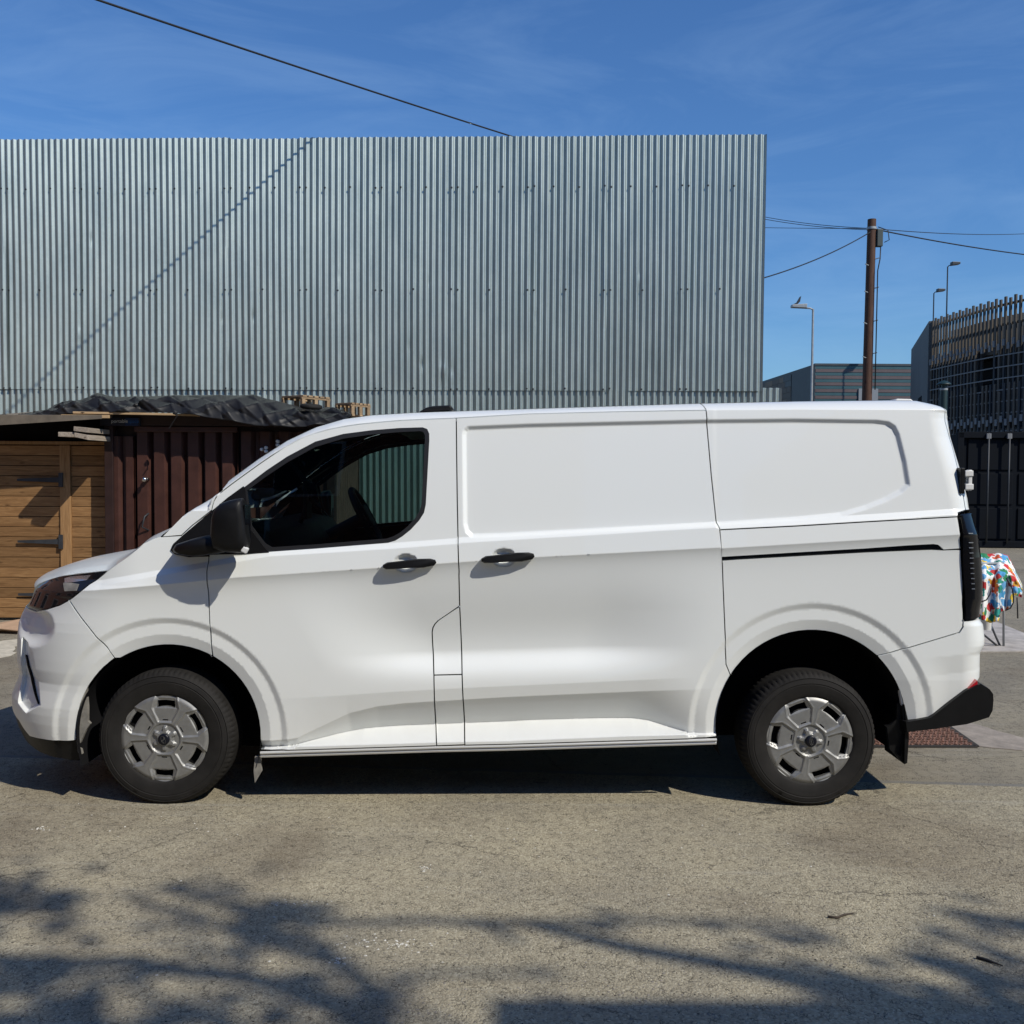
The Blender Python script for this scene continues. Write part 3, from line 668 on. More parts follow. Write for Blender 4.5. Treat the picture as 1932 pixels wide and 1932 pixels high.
# rear bumper, painted upper part
zb0 = xz([R5(1250, 856)])[0]
rb = q_lamp[2:] + archpts(RA, RA_R, aQ, 22, 8)[1:] + unp(PX(R5, (1212, 765), (1250, 856), (1380, 833), (1480, 755), (1590, 670), (1650, 622)))
zs_ = xz([R5(1668, 590)])[0][1]; zt_ = xz([R5(1660, 258)])[0][1]
rb += [(prear(z), z) for z in np.linspace(zs_, zt_, 24)] + unp(PX(R5, (1640, 258), (1582, 265)))
rbo = []
for q in rb:
    if not rbo or math.hypot(q[0] - rbo[-1][0], q[1] - rbo[-1][1]) > 0.003: rbo.append(q)
near_parts.append(panel('rear_bumper', shrink(rbo), M['paint'], van, off=0.004))
# black step bumper: a moulded corner piece
def moulding(name, pts, y0, y1, mat, parent, ins=(0.0, 0.35, 0.75, 1.0), sc=(1.0, 1.0, 0.99, 0.93), smooth='auto'):
    P = np.array([on_y(p, y0)[[0, 2]] for p in pts]); c = P.mean(0); V = []; F = []; n = len(P)
    rows = [(y1 + (y0 - y1) * t, s) for t, s in zip(ins, sc)]
    for y, s in rows:
        for q in P: V.append((c[0] + (q[0] - c[0]) * s, y, c[1] + (q[1] - c[1]) * s))
    for r in range(len(rows) - 1):
        for i in range(n): F.append((r * n + i, r * n + (i + 1) % n, (r + 1) * n + (i + 1) % n, (r + 1) * n + i))
    F.append(tuple(range(n))); F.append(tuple((len(rows) - 1) * n + i for i in range(n - 1, -1, -1)))
    mb = MB(); mb.add(V, F); return mb.build(name, mat, parent, smooth=smooth)
bb = PX(R5, (1228, 858), (1250, 858), (1380, 834), (1480, 757), (1590, 672), (1655, 640), (1685, 628), (1740, 662), (1760, 690), (1762, 730), (1757, 790), (1735, 832), (1600, 874), (1400, 903), (1235, 922))
near_parts.append(moulding('step_bumper', bb, -0.985, -0.55, M['blackplastic'], van, (0, 0.6, 0.9, 1.0), (1, 1, 0.995, 0.96)))
near_parts.append(moulding('reflector', PX(R5, (1592, 672), (1660, 612), (1662, 640), (1650, 668)), -0.975, -0.90, M['red'], van))
# rear hinge
hm = MB(); q0 = on_y(R4(1567, 535), -0.925); hm.box(q0 - np.array([0.006, 0, 0]), (0.022, 0.05, 0.125)); near_parts.append(hm.build('hinge_base', M['blackplastic'], van, bevel=0.006))
hm = MB(); q1 = on_y(R4(1582, 492), -0.93); q2 = on_y(R4(1583, 570), -0.93); q3 = on_y(R4(1588, 532), -0.93)
hm.box(q1 + np.array([0.016, 0, 0]), (0.04, 0.04, 0.028)).box(q2 + np.array([0.016, 0, 0]), (0.04, 0.04, 0.028)).box(q3 + np.array([0.018, 0, 0]), (0.018, 0.03, 0.10)); near_parts.append(hm.build('hinge', M['white_plastic'], van, bevel=0.004))

# front wing
hoodline = unp(PX(R1, (915, 357), (870, 372), (815, 400), (720, 480), (620, 548)))
lamp_low = unp(PX(R1, (620, 548), (545, 607), (470, 660), (395, 718)))
wing = foot[::-1] and (hoodline + lamp_low[1:] + bumper_seam[1:] + archpts(FA, FA_R, a_bump, a_door, 22)[1:-1] + dseam[::-1] + foot[1:3])
wing = wing[:]  
near_parts.append(panel('front_wing', shrink(wing), M['paint'], van))
pt_ = unp(PX(R1, (975, 432), (990, 398), (1030, 362), (1120, 285), (1203, 218), (1202, 330), (1196, 470), (1080, 474), (1000, 458)))
near_parts.append(panel('pillar_trim', pt_, M['blackplastic'], van, off=0.006, flange=0.012))
# headlamp
lz = [xz([R1(*p)], -0.8)[0][1] for p in ((178, 690), (190, 640))]
lamp_bot = unp(PX(R1, (395, 718), (340, 748), (270, 770), (205, 782)))
lamp_top = unp(PX(R1, (215, 632), (250, 612), (330, 585), (440, 565), (620, 548)))
zl0 = lamp_bot[-1][1]; zl1 = lamp_top[0][1]
lamp_left = [(pfront(z) + 0.16 + 0.05 * math.sin((z - zl0) / (zl1 - zl0) * 3.14), z) for z in np.linspace(zl0 + 0.01, zl1 - 0.01, 8)]
ho = lamp_low[::-1] and (lamp_low + lamp_bot[1:] + lamp_left + lamp_top[:-1])
headlamp = panel('headlamp', shrink(ho, 0.002), M['headlens'], van, off=-0.004); near_parts.append(headlamp)
lp = unp(PX(Q4, (490, 405), (535, 392), (690, 382), (655, 420), (560, 435), (490, 440)))
near_parts.append(panel('lamp_strip', lp, M['lampsilver'], headlamp, off=-0.001, flange=0.004))
lp = unp(PX(Q4, (480, 440), (540, 440), (600, 450), (580, 500), (490, 505)))
near_parts.append(panel('lamp_reflector', lp, M['grey_plastic'], headlamp, off=-0.001, flange=0.004))
# front bumper
bz = lambda p: float(xz([Q5(*p)], -0.85)[0][1])
bl = unp(PX(Q5, (870, 1584), (720, 1580), (580, 1574), (460, 1556), (340, 1526), (270, 1440), (215, 1345)))
zlow = bl[-1][1]
left_edge = [(pfront(z), z) for z in np.linspace(zlow + 0.10, zl0 + 0.01, 30)]
sx_, sy_ = R1(655, 1050); a_px = math.degrees(math.atan2(1391 - sy_, sx_ - 314)); r_px = math.hypot(1391 - sy_, sx_ - 314)
arch_px = []
for k in range(1, 15):
    t = k / 14; a_ = R(a_px + (180 - a_px) * t); rr_ = r_px + (170 - r_px) * t; arch_px.append((314 + rr_ * math.cos(a_), 1391 - rr_ * math.sin(a_)))
bumper_out = bumper_seam + unp(arch_px) + unp([(143.6, 1397)]) + bl[1:] + left_edge + lamp_bot[::-1]
bumper = panel('front_bumper', shrink(bumper_out), M['paint'], van); near_parts.append(bumper)
slot = unp(PX(Q4, (198, 985), (210, 990), (252, 1150), (302, 1355), (294, 1362), (240, 1170)), 0.0)
near_parts.append(panel('air_curtain', slot, M['void'], bumper, off=0.008, flange=0.004))
# lower black valance
val = [(W2p(FA[0] - FA_R, zfb), zfb - 0.004)] + [(p, z - 0.005) for p, z in bl[1:]] + [(pfront(zlow + 0.08), zlow + 0.08)]
valb = [(pfront(zlow - 0.02) + 0.04, zlow - 0.02), (pfront(0.3) + 0.20, zfb - 0.06), (pfront(0.3) + 0.40, zfb - 0.10), (W2p(FA[0] - FA_R + 0.01, zfb), zfb - 0.115)]
near_parts.append(panel('front_valance', val + valb, M['blackplastic'], van, off=-0.012))
# sill rails
rl = MB(); n_ = 40
for (dy, dz, r) in ((0.978, -0.010, 0.0075), (0.968, -0.026, 0.010)):
    rl.tube([(x, -dy, zbot(x) + dz) for x in np.linspace(FA[0] + FA_R + 0.008, RA[0] - RA_R - 0.004, n_)], r, 8)
near_parts.append(rl.build('sill_rail', M['rail'], van, smooth='auto'))

# ---- wheel-arch liners and flaps
for c, rr, nm in ((FA, FA_R, 'wheel_liner'), (RA, RA_R, 'wheel_liner')):
    rows = []
    for y, k in ((-0.985 + 0.028, 0.004), (-0.90, 0.002), (-0.60, 0.0), (-0.55, -0.3)):
        rows.append([(c[0] + (rr + k) * math.cos(a), y, c[1] + (rr + k) * math.sin(a) if math.sin(a) >= 0 else c[1] + 0.5 * math.sin(a)) for a in np.linspace(R(-18), R(198), 40)])
    near_parts.append(MB().grid(rows).build(nm, M['void'], van, smooth=True))
fl = MB(); P = [on_y(R5(*q), -0.93) for q in ((1188, 748), (1222, 748), (1245, 850), (1248, 950), (1238, 1090), (1222, 1098), (1180, 1050), (1145, 1015), (1130, 890), (1120, 880), (1150, 875), (1185, 840))]
fl.prism([(p[0], -0.93, p[2]) for p in P], (0, 0.02, 0)); 
fl.prism([(P[1][0] - 0.012, -0.95, P[1][2]), (P[1][0], -0.95, P[1][2]), (P[2][0], -0.95, P[2][2]), (P[3][0], -0.95, P[3][2]), (P[4][0], -0.95, P[4][2]), (P[5][0], -0.95, P[5][2]), (P[4][0] - 0.014, -0.95, P[3][2])], (0, 0.25, 0))
near_parts.append(fl.build('mud_flap', M['blackplastic'], van, smooth='auto'))
fl = MB(); P = [on_y(R1(*q), -0.93) for q in ((440, 1300), (490, 1180), (500, 1330), (500, 1410), (515, 1425), (490, 1460), (455, 1540), (468, 1598), (445, 1590), (438, 1525))]
fl.prism([(p[0], -0.93, p[2]) for p in P], (0, 0.02, 0)); near_parts.append(fl.build('arch_edge', M['grey_plastic'], van))
fl = MB(); P = [on_y(R1(*q), -0.93) for q in ((1460, 1605), (1490, 1605), (1498, 1690), (1460, 1755), (1453, 1690))]
fl.prism([(p[0], -0.95, p[2]) for p in P], (0, 0.02, 0)); near_parts.append(fl.build('front_mud_flap', M['grey_plastic'], van))

# ---- door handles
def handle(k, parent):
    dx, dy = ((0, 0), (868, -55))[k]
    f = lambda x, y: Q3(x + dx, y + dy)
    P = [on_y(f(*q), -1.035) for q in ((382, 355), (420, 333), (520, 322), (700, 302), (800, 300), (845, 312), (855, 338), (835, 362), (740, 382), (600, 384), (480, 393), (410, 394), (384, 380))]
    mb = MB(); n = len(P); c = sum(P) / n; V = []
    for t, s in ((0, 0.95), (0.35, 1.0), (0.75, 0.96), (1.0, 0.78)):
        for p in P:
            u = (p[0] - P[0][0]) / (P[5][0] - P[0][0]); depth = 0.012 + 0.018 * math.sin(min(1, max(0, (0.97 - u) * 1.35 + 0.05)) * math.pi / 2)
            y = -1.000 - depth * t - (0.012 if t < 0.2 else 0) * 0
            V.append((c[0] + (p[0] - c[0]) * (0.98 + 0.02 * s if s == 1 else s ** 0.35), y, c[2] + (p[2] - c[2]) * s))
    F = [(r * n + i, r * n + (i + 1) % n, (r + 1) * n + (i + 1) % n, (r + 1) * n + i) for r in range(3) for i in range(n)] + [tuple(range(n)), tuple(3 * n + i for i in range(n - 1, -1, -1))]
    mb.add(V, F); return mb.build('door_handle', M['blackplastic'], parent, smooth='auto')
near_parts.append(handle(0, front_door)); near_parts.append(handle(1, slide_door))

# ---- door mirror
MY0, MY1 = -1.035, -1.235
head_px = PX(R1, (1215, 250), (1228, 205), (1260, 168), (1320, 148), (1382, 136), (1392, 150), (1402, 205), (1412, 300), (1420, 400), (1412, 435), (1385, 448), (1300, 446), (1225, 425), (1208, 350))
hd = np.array([on_y(p, -1.12)[[0, 2]] for p in head_px]); c = hd.mean(0); V = []; n = len(hd)
for y, s in ((-1.040, 0.72), (-1.060, 0.90), (-1.10, 0.985), (-1.135, 1.0), (-1.160, 0.95), (-1.174, 0.84), (-1.182, 0.62)):
    for q in hd: V.append((c[0] + (q[0] - c[0]) * (s if s < 0.95 or q[0] < c[0] else 1.0), y, c[1] + (q[1] - c[1]) * s))
F = [(r * n + i, r * n + (i + 1) % n, (r + 1) * n + (i + 1) % n, (r + 1) * n + i) for r in range(6) for i in range(n)] + [tuple(range(n)), tuple(6 * n + i for i in range(n - 1, -1, -1))]
mm = MB().add(V, F); mirror = mm.build('door_mirror', M['blackplastic'], front_door, smooth=True)
near_parts.append(mirror)
arm = np.array([on_y(p, -1.06)[[0, 2]] for p in PX(R1, (978, 430), (1000, 400), (1100, 368), (1200, 345), (1290, 350), (1300, 440), (1220, 458), (1120, 472), (1020, 462), (985, 448))]); c = arm.mean(0); V = []; n = len(arm)
for y, s in ((-0.96, 1.05), (-1.02, 1.0), (-1.07, 0.93), (-1.10, 0.75)):
    for q in arm: V.append((c[0] + (q[0] - c[0]) * s, y - 0.05 * max(0, (q[0] - arm[:, 0].min()) / 0.25), c[1] + (q[1] - c[1]) * s))
F = [(r * n + i, r * n + (i + 1) % n, (r + 1) * n + (i + 1) % n, (r + 1) * n + i) for r in range(3) for i in range(n)] + [tuple(range(n)), tuple(3 * n + i for i in range(n - 1, -1, -1))]
near_parts.append(MB().add(V, F).build('mirror_arm', M['blackplastic'], mirror, smooth=True))
rp_ = MB(); q = on_y(R1(1398, 432), -1.155); rp_.box(q, (0.026, 0.03, 0.026), ry=0.5); near_parts.append(rp_.build('repeater', M['white_plastic'], mirror, bevel=0.005))
mg = MB(); x1 = hd[:, 0].max() - 0.004; mg.box((x1 - 0.006, -1.11, hd[:, 1].mean() + 0.01), (0.006, 0.10, 0.17)); near_parts.append(mg.build('mirror_glass', M['gloss_black'], mirror))

# ---- far side: the same parts mirrored
mirror_map = {}
for o in near_parts:
    c2 = o.copy(); COL.objects.link(c2); mirror_map[o] = c2
for o, c2 in mirror_map.items():
    if o.parent in mirror_map: c2.parent = mirror_map[o.parent]
    else: c2.parent = van; c2.scale = (1, -1, 1)
near_parts = []

# ---- roof, windscreen, bonnet, nose, rear face
def edge3(x, dz=0.0): return surf(W2p(x, float(c_top(x)) - 0.0005), float(c_top(x)) - 0.0005)
xa = foot[-1][0] + 0.03
xw_top = xz([R2(1130, 186)], T_Y)[0][0]
def loft(xs, crown, bulge, name, mat, nt=25, smooth=True, inset=0.0):
    G_ = []
    for x in xs:
        e = edge3(x); row = []
        for t in np.linspace(-1, 1, nt):
            row.append((e[0] + inset - bulge(x) * (1 - t * t), -e[1] * t, e[2] + crown(x) * (1 - abs(t) ** 2.4)))
        G_.append(row)
    return MB().grid(G_).build(name, mat, van, smooth=smooth)
loft(np.linspace(xw_top + 0.01, x_sl + 1.40, 60), lambda x: 0.020, lambda x: 0.07 * max(0, 1 - (x - xw_top) / 0.8), 'roof', M['paint'])
loft(np.linspace(xa + 0.02, xw_top - 0.015, 40), lambda x: 0.0, lambda x: 0.085, 'windscreen', M['glass'], inset=0.03)
# bonnet between the two wing lines
near_edge = unp(PX(Q4, (262, 478), (300, 446), (350, 425), (480, 386), (640, 366))) + hoodline[::-1] + unp(PX(Q4, (1215, 92)))[:0]
G_ = []
for i, (p, z) in enumerate(densify(near_edge, 0.03, False)):
    e = surf(p, z, -0.002); row = []; u = max(0, min(1, (e[0] + 0.75) / 0.9))
    for t in [-1.03] + list(np.linspace(-1, 1, 33)) + [1.03]:
        if abs(t) > 1: row.append((e[0] + 0.01, -e[1] * 0.985 * math.copysign(1, t), e[2] - 0.035)); continue
        row.append((e[0] - 0.16 * (1 - t * t) * (1 - 0.6 * u), -e[1] * t, e[2] + (0.020 + 0.022 * math.sin(u * 3.1)) * (1 - abs(t) ** 3)))
    G_.append(row)
MB().grid(G_).build('bonnet', M['paint'], van, smooth='auto')
# nose between the headlamps and the far corners
G_ = []
for z in np.linspace(zlow + 0.02, zl1 + 0.02, 40):
    xf = float(np.interp(z, XF[:, 1], XF[:, 0])); y = float(W(xf + 0.012, z)) ; G_.append([(xf + 0.012 - 0.05 * (1 - t * t), y * t, z) for t in np.linspace(-1, 1, 13)])
MB().grid(G_).build('grille_panel', M['gloss_black'], van, smooth=True)
G_ = []
for z in np.linspace(0.62, float(c_top(rd[0][0])) - 0.03, 60):
    xr = float(np.interp(z, XR[:, 1], XR[:, 0])) - 0.006; y = float(W(xr, z)); G_.append([(xr, y * t, z) for t in np.linspace(-1, 1, 9)])
MB().grid(G_).build('tailgate', M['paint'], van, smooth=True)
ub = MB(); ub.box((1.6, 0, 0.40), (2.0, 1.66, 0.10)); ub.box((0.0, 0, 0.42), (1.5, 1.1, 0.2)); ub.box((3.2, 0, 0.50), (1.4, 1.1, 0.16)); ub.box((3.75, 0, 0.46), (0.18, 1.3, 0.16))
ub.build('underbody', M['void'], van)
# beacon on the roof
rb_ = PX(R2, (1535, 160), (1590, 128), (1640, 117), (1765, 111), (1788, 146))
P = [on_y(q, -0.35) for q in rb_]; an = MB().prism([(p[0], -0.35, p[2]) for p in P], (0, 0.3, 0)); an.build('roof_pod', M['blackplastic'], van, bevel=0.01)
P = [on_y(q, -0.6) for q in PX(R4, (1150, 62), (1190, 54), (1270, 56), (1310, 64))]; MB().prism([(p[0], -0.6, p[2] - (0.02 if i in (0, 3) else 0)) for i, p in enumerate(P)], (0, 0.2, 0)).build('roof_pod', M['white_plastic'], van, bevel=0.004)

# ---- wheels
WR, WW = 0.330, 0.215
def hub_height(u, v):
    """u, v in units of cover radius -> height in metres (outward)"""
    r = np.hypot(u, v); h = 0.008 - 0.012 * sm((r - 0.86) / 0.14)
    th = np.arctan2(v, u)
    for k in range(6):
        a = math.pi / 2 + k * math.pi / 3; ca, sa = math.cos(a), math.sin(a)
        uu = u * sa - v * ca; vv = u * ca + v * sa
        pocket = [(-0.222, 0.945), (0.222, 0.945), (0.292, 0.666), (0.150, 0.36), (-0.150, 0.36), (-0.292, 0.666)]
        s = polysd(uu, vv, pocket); h = h - 0.0062 * sm((s + 0.004) / 0.03) + 0.0015 * np.exp(-((s + 0.015) / 0.016) ** 2)
        s2 = polysd(uu, vv, [(-0.26, 0.66), (0.26, 0.66), (0.20, 0.90), (-0.20, 0.90)]); h = h - 0.006 * sm(s2 / 0.05)
    h = h - 0.007 * sm((0.345 - r) / 0.03)
    star = 0.215 + 0.075 * np.clip(np.cos(6 * (th - math.pi / 2)), -0.2, 0.75) / 0.75
    h = h + 0.012 * sm((star - r) / 0.05)
    return h
def hubcap_mesh(RC):
    holes = []
    for k in range(6):
        a = math.pi / 2 + k * math.pi / 3; ca, sa = math.cos(a), math.sin(a)
        for poly in ([(-0.20, 0.675), (-0.10, 0.695), (0, 0.702), (0.10, 0.695), (0.20, 0.675), (0.185, 0.83), (0, 0.845), (-0.185, 0.83)], [(-0.06, 0.395), (0.06, 0.395), (0.06, 0.425), (-0.06, 0.425)]):
            holes.append([(uu * sa + vv * ca, -uu * ca + vv * sa) for uu, vv in poly])
    circ = [(math.cos(t), math.sin(t)) for t in np.linspace(0, 2 * math.pi, 97)[:-1]]
    V2, T = cdt_mesh(circ, holes, 0.026)
    def sf(p, z, off=0):
        return np.stack([p * RC, -hub_height(p, z), z * RC], -1)
    P = sf(V2[:, 0], V2[:, 1]); e = 0.008
    N = np.cross(sf(V2[:, 0], V2[:, 1] + e) - sf(V2[:, 0], V2[:, 1] - e), sf(V2[:, 0] + e, V2[:, 1]) - sf(V2[:, 0] - e, V2[:, 1])); N /= np.linalg.norm(N, axis=1)[:, None]; N = np.where((N[:, 1] > 0)[:, None], -N, N)
    a, b, c = P[T[:, 0]], P[T[:, 1]], P[T[:, 2]]; flp = np.cross(b - a, c - a)[:, 1] > 0; T[flp] = T[flp][:, ::-1]
    ed = set((f[i], f[(i + 1) % 3]) for f in T for i in range(3)); A = []; NA = []; FF = [tuple(f) for f in T]; nv = len(P)
    for (i, j) in ed:
        if (j, i) not in ed:
            d = P[j] - P[i]; nr = np.cross(d, N[i]); nr /= max(1e-9, np.linalg.norm(nr)); k = nv + len(A)
            A += [P[i], P[j], P[j] + np.array([0, 0.02, 0]), P[i] + np.array([0, 0.02, 0])]; NA += [nr] * 4; FF.append((k + 1, k, k + 3, k + 2))
    return mesh('wheel_cover', np.concatenate([P, np.array(A)]), FF, np.concatenate([N, np.array(NA)]))
RC = 0.2215
me_cap = hubcap_mesh(RC)
# tyre with cut shoulder blocks; local y negative = outside
NB = 78; prof = [(0.205, 0.012), (0.212, 0.004), (0.222, 0.000), (0.250, -0.006), (0.272, -0.0075), (0.2735, -0.0055), (0.2775, -0.0055), (0.279, -0.0072), (0.297, -0.003), (0.2985, 0.000), (0.302, 0.000), (0.3035, -0.0015), (0.306, 0.002), (0.318, 0.014), (0.326, 0.030), (0.3295, 0.050), (WR, 0.075), (WR, 0.105)]
prof = prof + [(r, WW - y) for r, y in prof[::-1]]
Vt = []; Ft = []; m = len(prof); na = NB * 4
for k in range(na):
    a = 2 * math.pi * k / na; cut = (k % 4 == 0)
    for j, (r, y) in enumerate(prof):
        rr = r
        if cut and r > 0.316 and r < WR - 0.0001: rr = r - 0.0045
        if r >= WR - 0.0001 and j in (16, 17): rr = r - 0.001
        z = rr * math.sin(a)
        Vt.append((rr * math.cos(a), y, z))
for k in range(na):
    for j in range(m - 1): Ft.append((k * m + j, k * m + j + 1, ((k + 1) % na) * m + j + 1, ((k + 1) % na) * m + j))
def make_wheel(pt, rot):
    P = on_y(pt, -TYRE_Y); 
    w_ = empty('wheel', (P[0], -TYRE_Y, P[2])); w_.parent = van
    zmin = -P[2] + 0.0015
    V = [(v[0], v[1], max(v[2], zmin)) for v in Vt]
    # bulge at the contact patch
    V = [(v[0], v[1] - (0.006 if v[1] < 0.05 else 0) * max(0, (-v[2] - 0.26) / 0.06) if v[2] < -0.26 else v[1], v[2]) for v in V]
    t = MB().add(V, Ft).build('tyre', M['rubber'], w_, smooth=True); t.data.set_sharp_from_angle(angle=R(50))
    cp = link('wheel_cover', me_cap, M['hubcap'], w_); cp.location = (0, 0.006, 0); cp.rotation_euler = (0, rot, 0)
    bk = MB().lathe([(0.0, 0.05), (0.205, 0.05), (0.21, 0.01), (0.215, 0.01), (0.215, 0.2), (0.0, 0.2)], axis='y', n=40).build('rim', M['void'], w_)
    cc = MB().lathe([(0.0, -0.0190), (0.022, -0.0185), (0.027, -0.016), (0.0275, -0.006)], axis='y', n=28).build('centre_cap', M['blue_emblem'], w_, smooth=True)
    # oval badge
    er = MB(); pts = [(0.019 * math.cos(a), -0.0193, 0.0085 * math.sin(a)) for a in np.linspace(0, 2 * math.pi, 33)]; er.tube(pts, 0.0006, 5, False)
    e = er.build('emblem', M['chrome'], w_); e.rotation_euler = (0, rot + (R(62) if pt[0] < 900 else R(100)), 0)
    cu = bpy.data.curves.new('emblem_script', 'FONT'); cu.body = 'Ford'; cu.size = 0.0135; cu.align_x = 'CENTER'; cu.align_y = 'CENTER'; cu.extrude = 0.0003; cu.shear = 0.25
    to = text_mesh('emblem_script', cu, M['chrome'], w_)
    to.matrix_local = Matrix.Translation((0, -0.0196, 0)) @ Matrix.Rotation(rot + (R(-62) if pt[0] < 900 else R(100)), 4, 'Y') @ Matrix.Rotation(R(90), 4, 'X')
    return w_
wf_ = make_wheel((310.5, 1393.8), R(2)); wr_ = make_wheel((1528.5, 1397.3), R(-21))
for w_ in (wf_, wr_):
    c2 = w_.copy(); COL.objects.link(c2); c2.location.y = -w_.location.y; c2.rotation_euler = (0, 0, math.pi)
    for ch in w_.children:
        d = ch.copy(); COL.objects.link(d); d.parent = c2
for w_ in (wf_, wr_): MB().tube([(w_.location.x, -0.8, w_.location.z), (w_.location.x, 0.8, w_.location.z)], 0.055).build('axle', M['void'], van)

# ---- cab interior
it = MB()
dash = [(-0.02, 1.20), (0.12, 1.29), (0.32, 1.345), (0.48, 1.31), (0.56, 1.20), (0.52, 0.84), (-0.02, 0.84)]
it.prism([(x, -0.90, z) for x, z in dash], (0, 1.80, 0)); it.build('dashboard', M['interior'], van, bevel=0.02, smooth='auto')
bh = MB().box((1.92, 0, 1.1), (0.03, 1.70, 1.45)); bh.build('bulkhead', M['interior'], van)
G_ = []
for x in np.linspace(xw_top + 0.10, 1.90, 16):
    e = edge3(x); G_.append([(x, (-e[1] - 0.04) * t, e[2] - 0.075 + 0.012 * (1 - t * t)) for t in np.linspace(-1, 1, 13)])
MB().grid(G_).build('headliner', M['interior'], van, smooth=True)
MB().box((1.25, 0, 0.52), (1.3, 1.70, 0.05)).build('cab_floor', M['interior'], van)
for y in (-0.48, 0.45):
    s = MB(); s.box((1.35, y, 0.86), (0.50, 0.48, 0.16)); s.box((1.70, y, 1.16), (0.13, 0.46, 0.62), ry=0.22); s.box((1.80, y, 1.56), (0.09, 0.26, 0.18), ry=0.2)
    s.build('seat', M['seatcloth'], van, bevel=0.035, smooth='auto')
# steering wheel (far side)
sw = empty('steering_wheel', (0.77, 0.42, 1.335)); sw.parent = van; sw.rotation_euler = (0, R(62), 0)
ring = [(0.185 * math.cos(a), 0.185 * math.sin(a), 0) for a in np.linspace(0, 2 * math.pi, 41)]
MB().tube(ring, 0.018, 10, False).build('rim', M['interior'], sw, smooth=True)
b_ = MB(); b_.box((0, 0, 0.0), (0.14, 0.17, 0.05)); b_.box((0, 0.1, 0), (0.05, 0.16, 0.02)); b_.box((0, -0.1, 0), (0.05, 0.16, 0.02)); b_.box((-0.09, 0, 0), (0.16, 0.04, 0.02)); b_.tube([(0, 0, -0.02), (0, 0, -0.35)], 0.04, 10)
b_.build('hub', M['interior'], sw, bevel=0.008, smooth='auto')
# phone cradle on the dash and camera at the screen
ph = MB(); ph.box((0.50, -0.02, 1.45), (0.02, 0.16, 0.22)); ph.tube([(0.45, -0.02, 1.3), (0.49, -0.02, 1.4)], 0.015); ph.build('phone_holder', M['interior'], van, bevel=0.006)
cm = MB(); cm.tube([(0.40, 0.0, 1.66), (0.50, -0.02, 1.54)], 0.014); cm.lathe([(0, 0), (0.03, 0.01), (0.045, 0.04), (0.03, 0.075), (0, 0.08)], (0.51, -0.02, 1.47), 'z', 14); cm.tube([(0.51, -0.02, 1.47), (0.55, -0.02, 1.42), (0.58, -0.02, 1.40)], 0.016); cm.build('camera_mount', M['interior'], van, smooth='auto')

# ================================================================== the place around the van
V3 = lambda p: Vector(tuple(map(float, p)))
M['plank'] = wood_mat('shed_plank', (0.17, 0.085, 0.032), (0.36, 0.205, 0.088), 'x')
M['post'] = wood_mat('shed_post', (0.20, 0.11, 0.045), (0.36, 0.21, 0.095), 'z')
M['greywood'] = wood_mat('weathered_wood', (0.22, 0.18, 0.14), (0.42, 0.36, 0.29), 'y')
M['batten'] = wood_mat('new_batten', (0.40, 0.26, 0.13), (0.60, 0.43, 0.25), 'x')
M['palletwood'] = wood_mat('pallet_wood', (0.24, 0.16, 0.09), (0.42, 0.30, 0.18), 'x')
M['polewood'] = wood_mat('pole_wood', (0.045, 0.022, 0.014), (0.095, 0.048, 0.03), 'z')
M['iron'] = simple('black_iron', (0.03, 0.034, 0.04), 0.55, var=0.3)
M['brown'] = simple('container_brown', (0.052, 0.018, 0.012), 0.55, var=0.3, vscale=5, bump=0.06, bscale=30)
M['browndark'] = simple('container_frame', (0.026, 0.011, 0.009), 0.55, var=0.3, vscale=5)
M['signboard'] = simple('sign_board', (0.012, 0.016, 0.03), 0.4)
M['signblue'] = simple('sign_blue', (0.01, 0.10, 0.32), 0.4)
M['signwhite'] = simple('sign_white', (0.62, 0.65, 0.68), 0.5)
M['tarp'] = simple('tarpaulin', (0.010, 0.010, 0.0105), 0.55, var=0.5, vscale=3, bump=0.06, bscale=14, spec=0.4)
M['cable'] = simple('cable_black', (0.01, 0.01, 0.011), 0.6)
M['steel'] = simple('lamp_steel', (0.32, 0.34, 0.35), 0.5, metal=0.3, var=0.15)
M['darksteel'] = simple('lamp_dark', (0.02, 0.024, 0.03), 0.5)
M['slate'] = simple('slate_cladding', (0.045, 0.055, 0.062), 0.6, var=0.2, vscale=1.5)
M['teal'] = simple('cladding_teal', (0.035, 0.095, 0.11), 0.5, var=0.12, vscale=1)
M['mauve'] = simple('cladding_mauve', (0.115, 0.085, 0.085), 0.5, var=0.12, vscale=1)
M['tan'] = simple('cladding_tan', (0.17, 0.135, 0.095), 0.7, var=0.2, vscale=1)
M['umber'] = simple('cladding_umber', (0.10, 0.085, 0.068), 0.7, var=0.2, vscale=1)
M['concretewall'] = simple('dark_render', (0.10, 0.105, 0.105), 0.75, var=0.25, vscale=0.8, bump=0.1, bscale=4)
M['slat'] = simple('timber_slat', (0.085, 0.072, 0.058), 0.75, var=0.3, vscale=3)
M['slatdark'] = simple('slat_dark', (0.028, 0.032, 0.038), 0.75, var=0.3, vscale=3)
M['slategrey'] = simple('slat_grey', (0.17, 0.175, 0.18), 0.7, var=0.2, vscale=3)
M['navy'] = simple('container_navy', (0.0022, 0.004, 0.0075), 0.75, var=0.3, vscale=3, spec=0.15)
M['rust'] = simple('rusty_iron', (0.20, 0.105, 0.075), 0.8, var=0.35, vscale=12, bump=0.3, bscale=80)
M['pad'] = simple('pale_concrete', (0.40, 0.37, 0.34), 0.9, var=0.35, vscale=5, bump=0.2, bscale=50)
M['plaster'] = simple('spilt_plaster', (0.50, 0.46, 0.37), 0.95, var=0.3, vscale=9, bump=0.3, bscale=40)
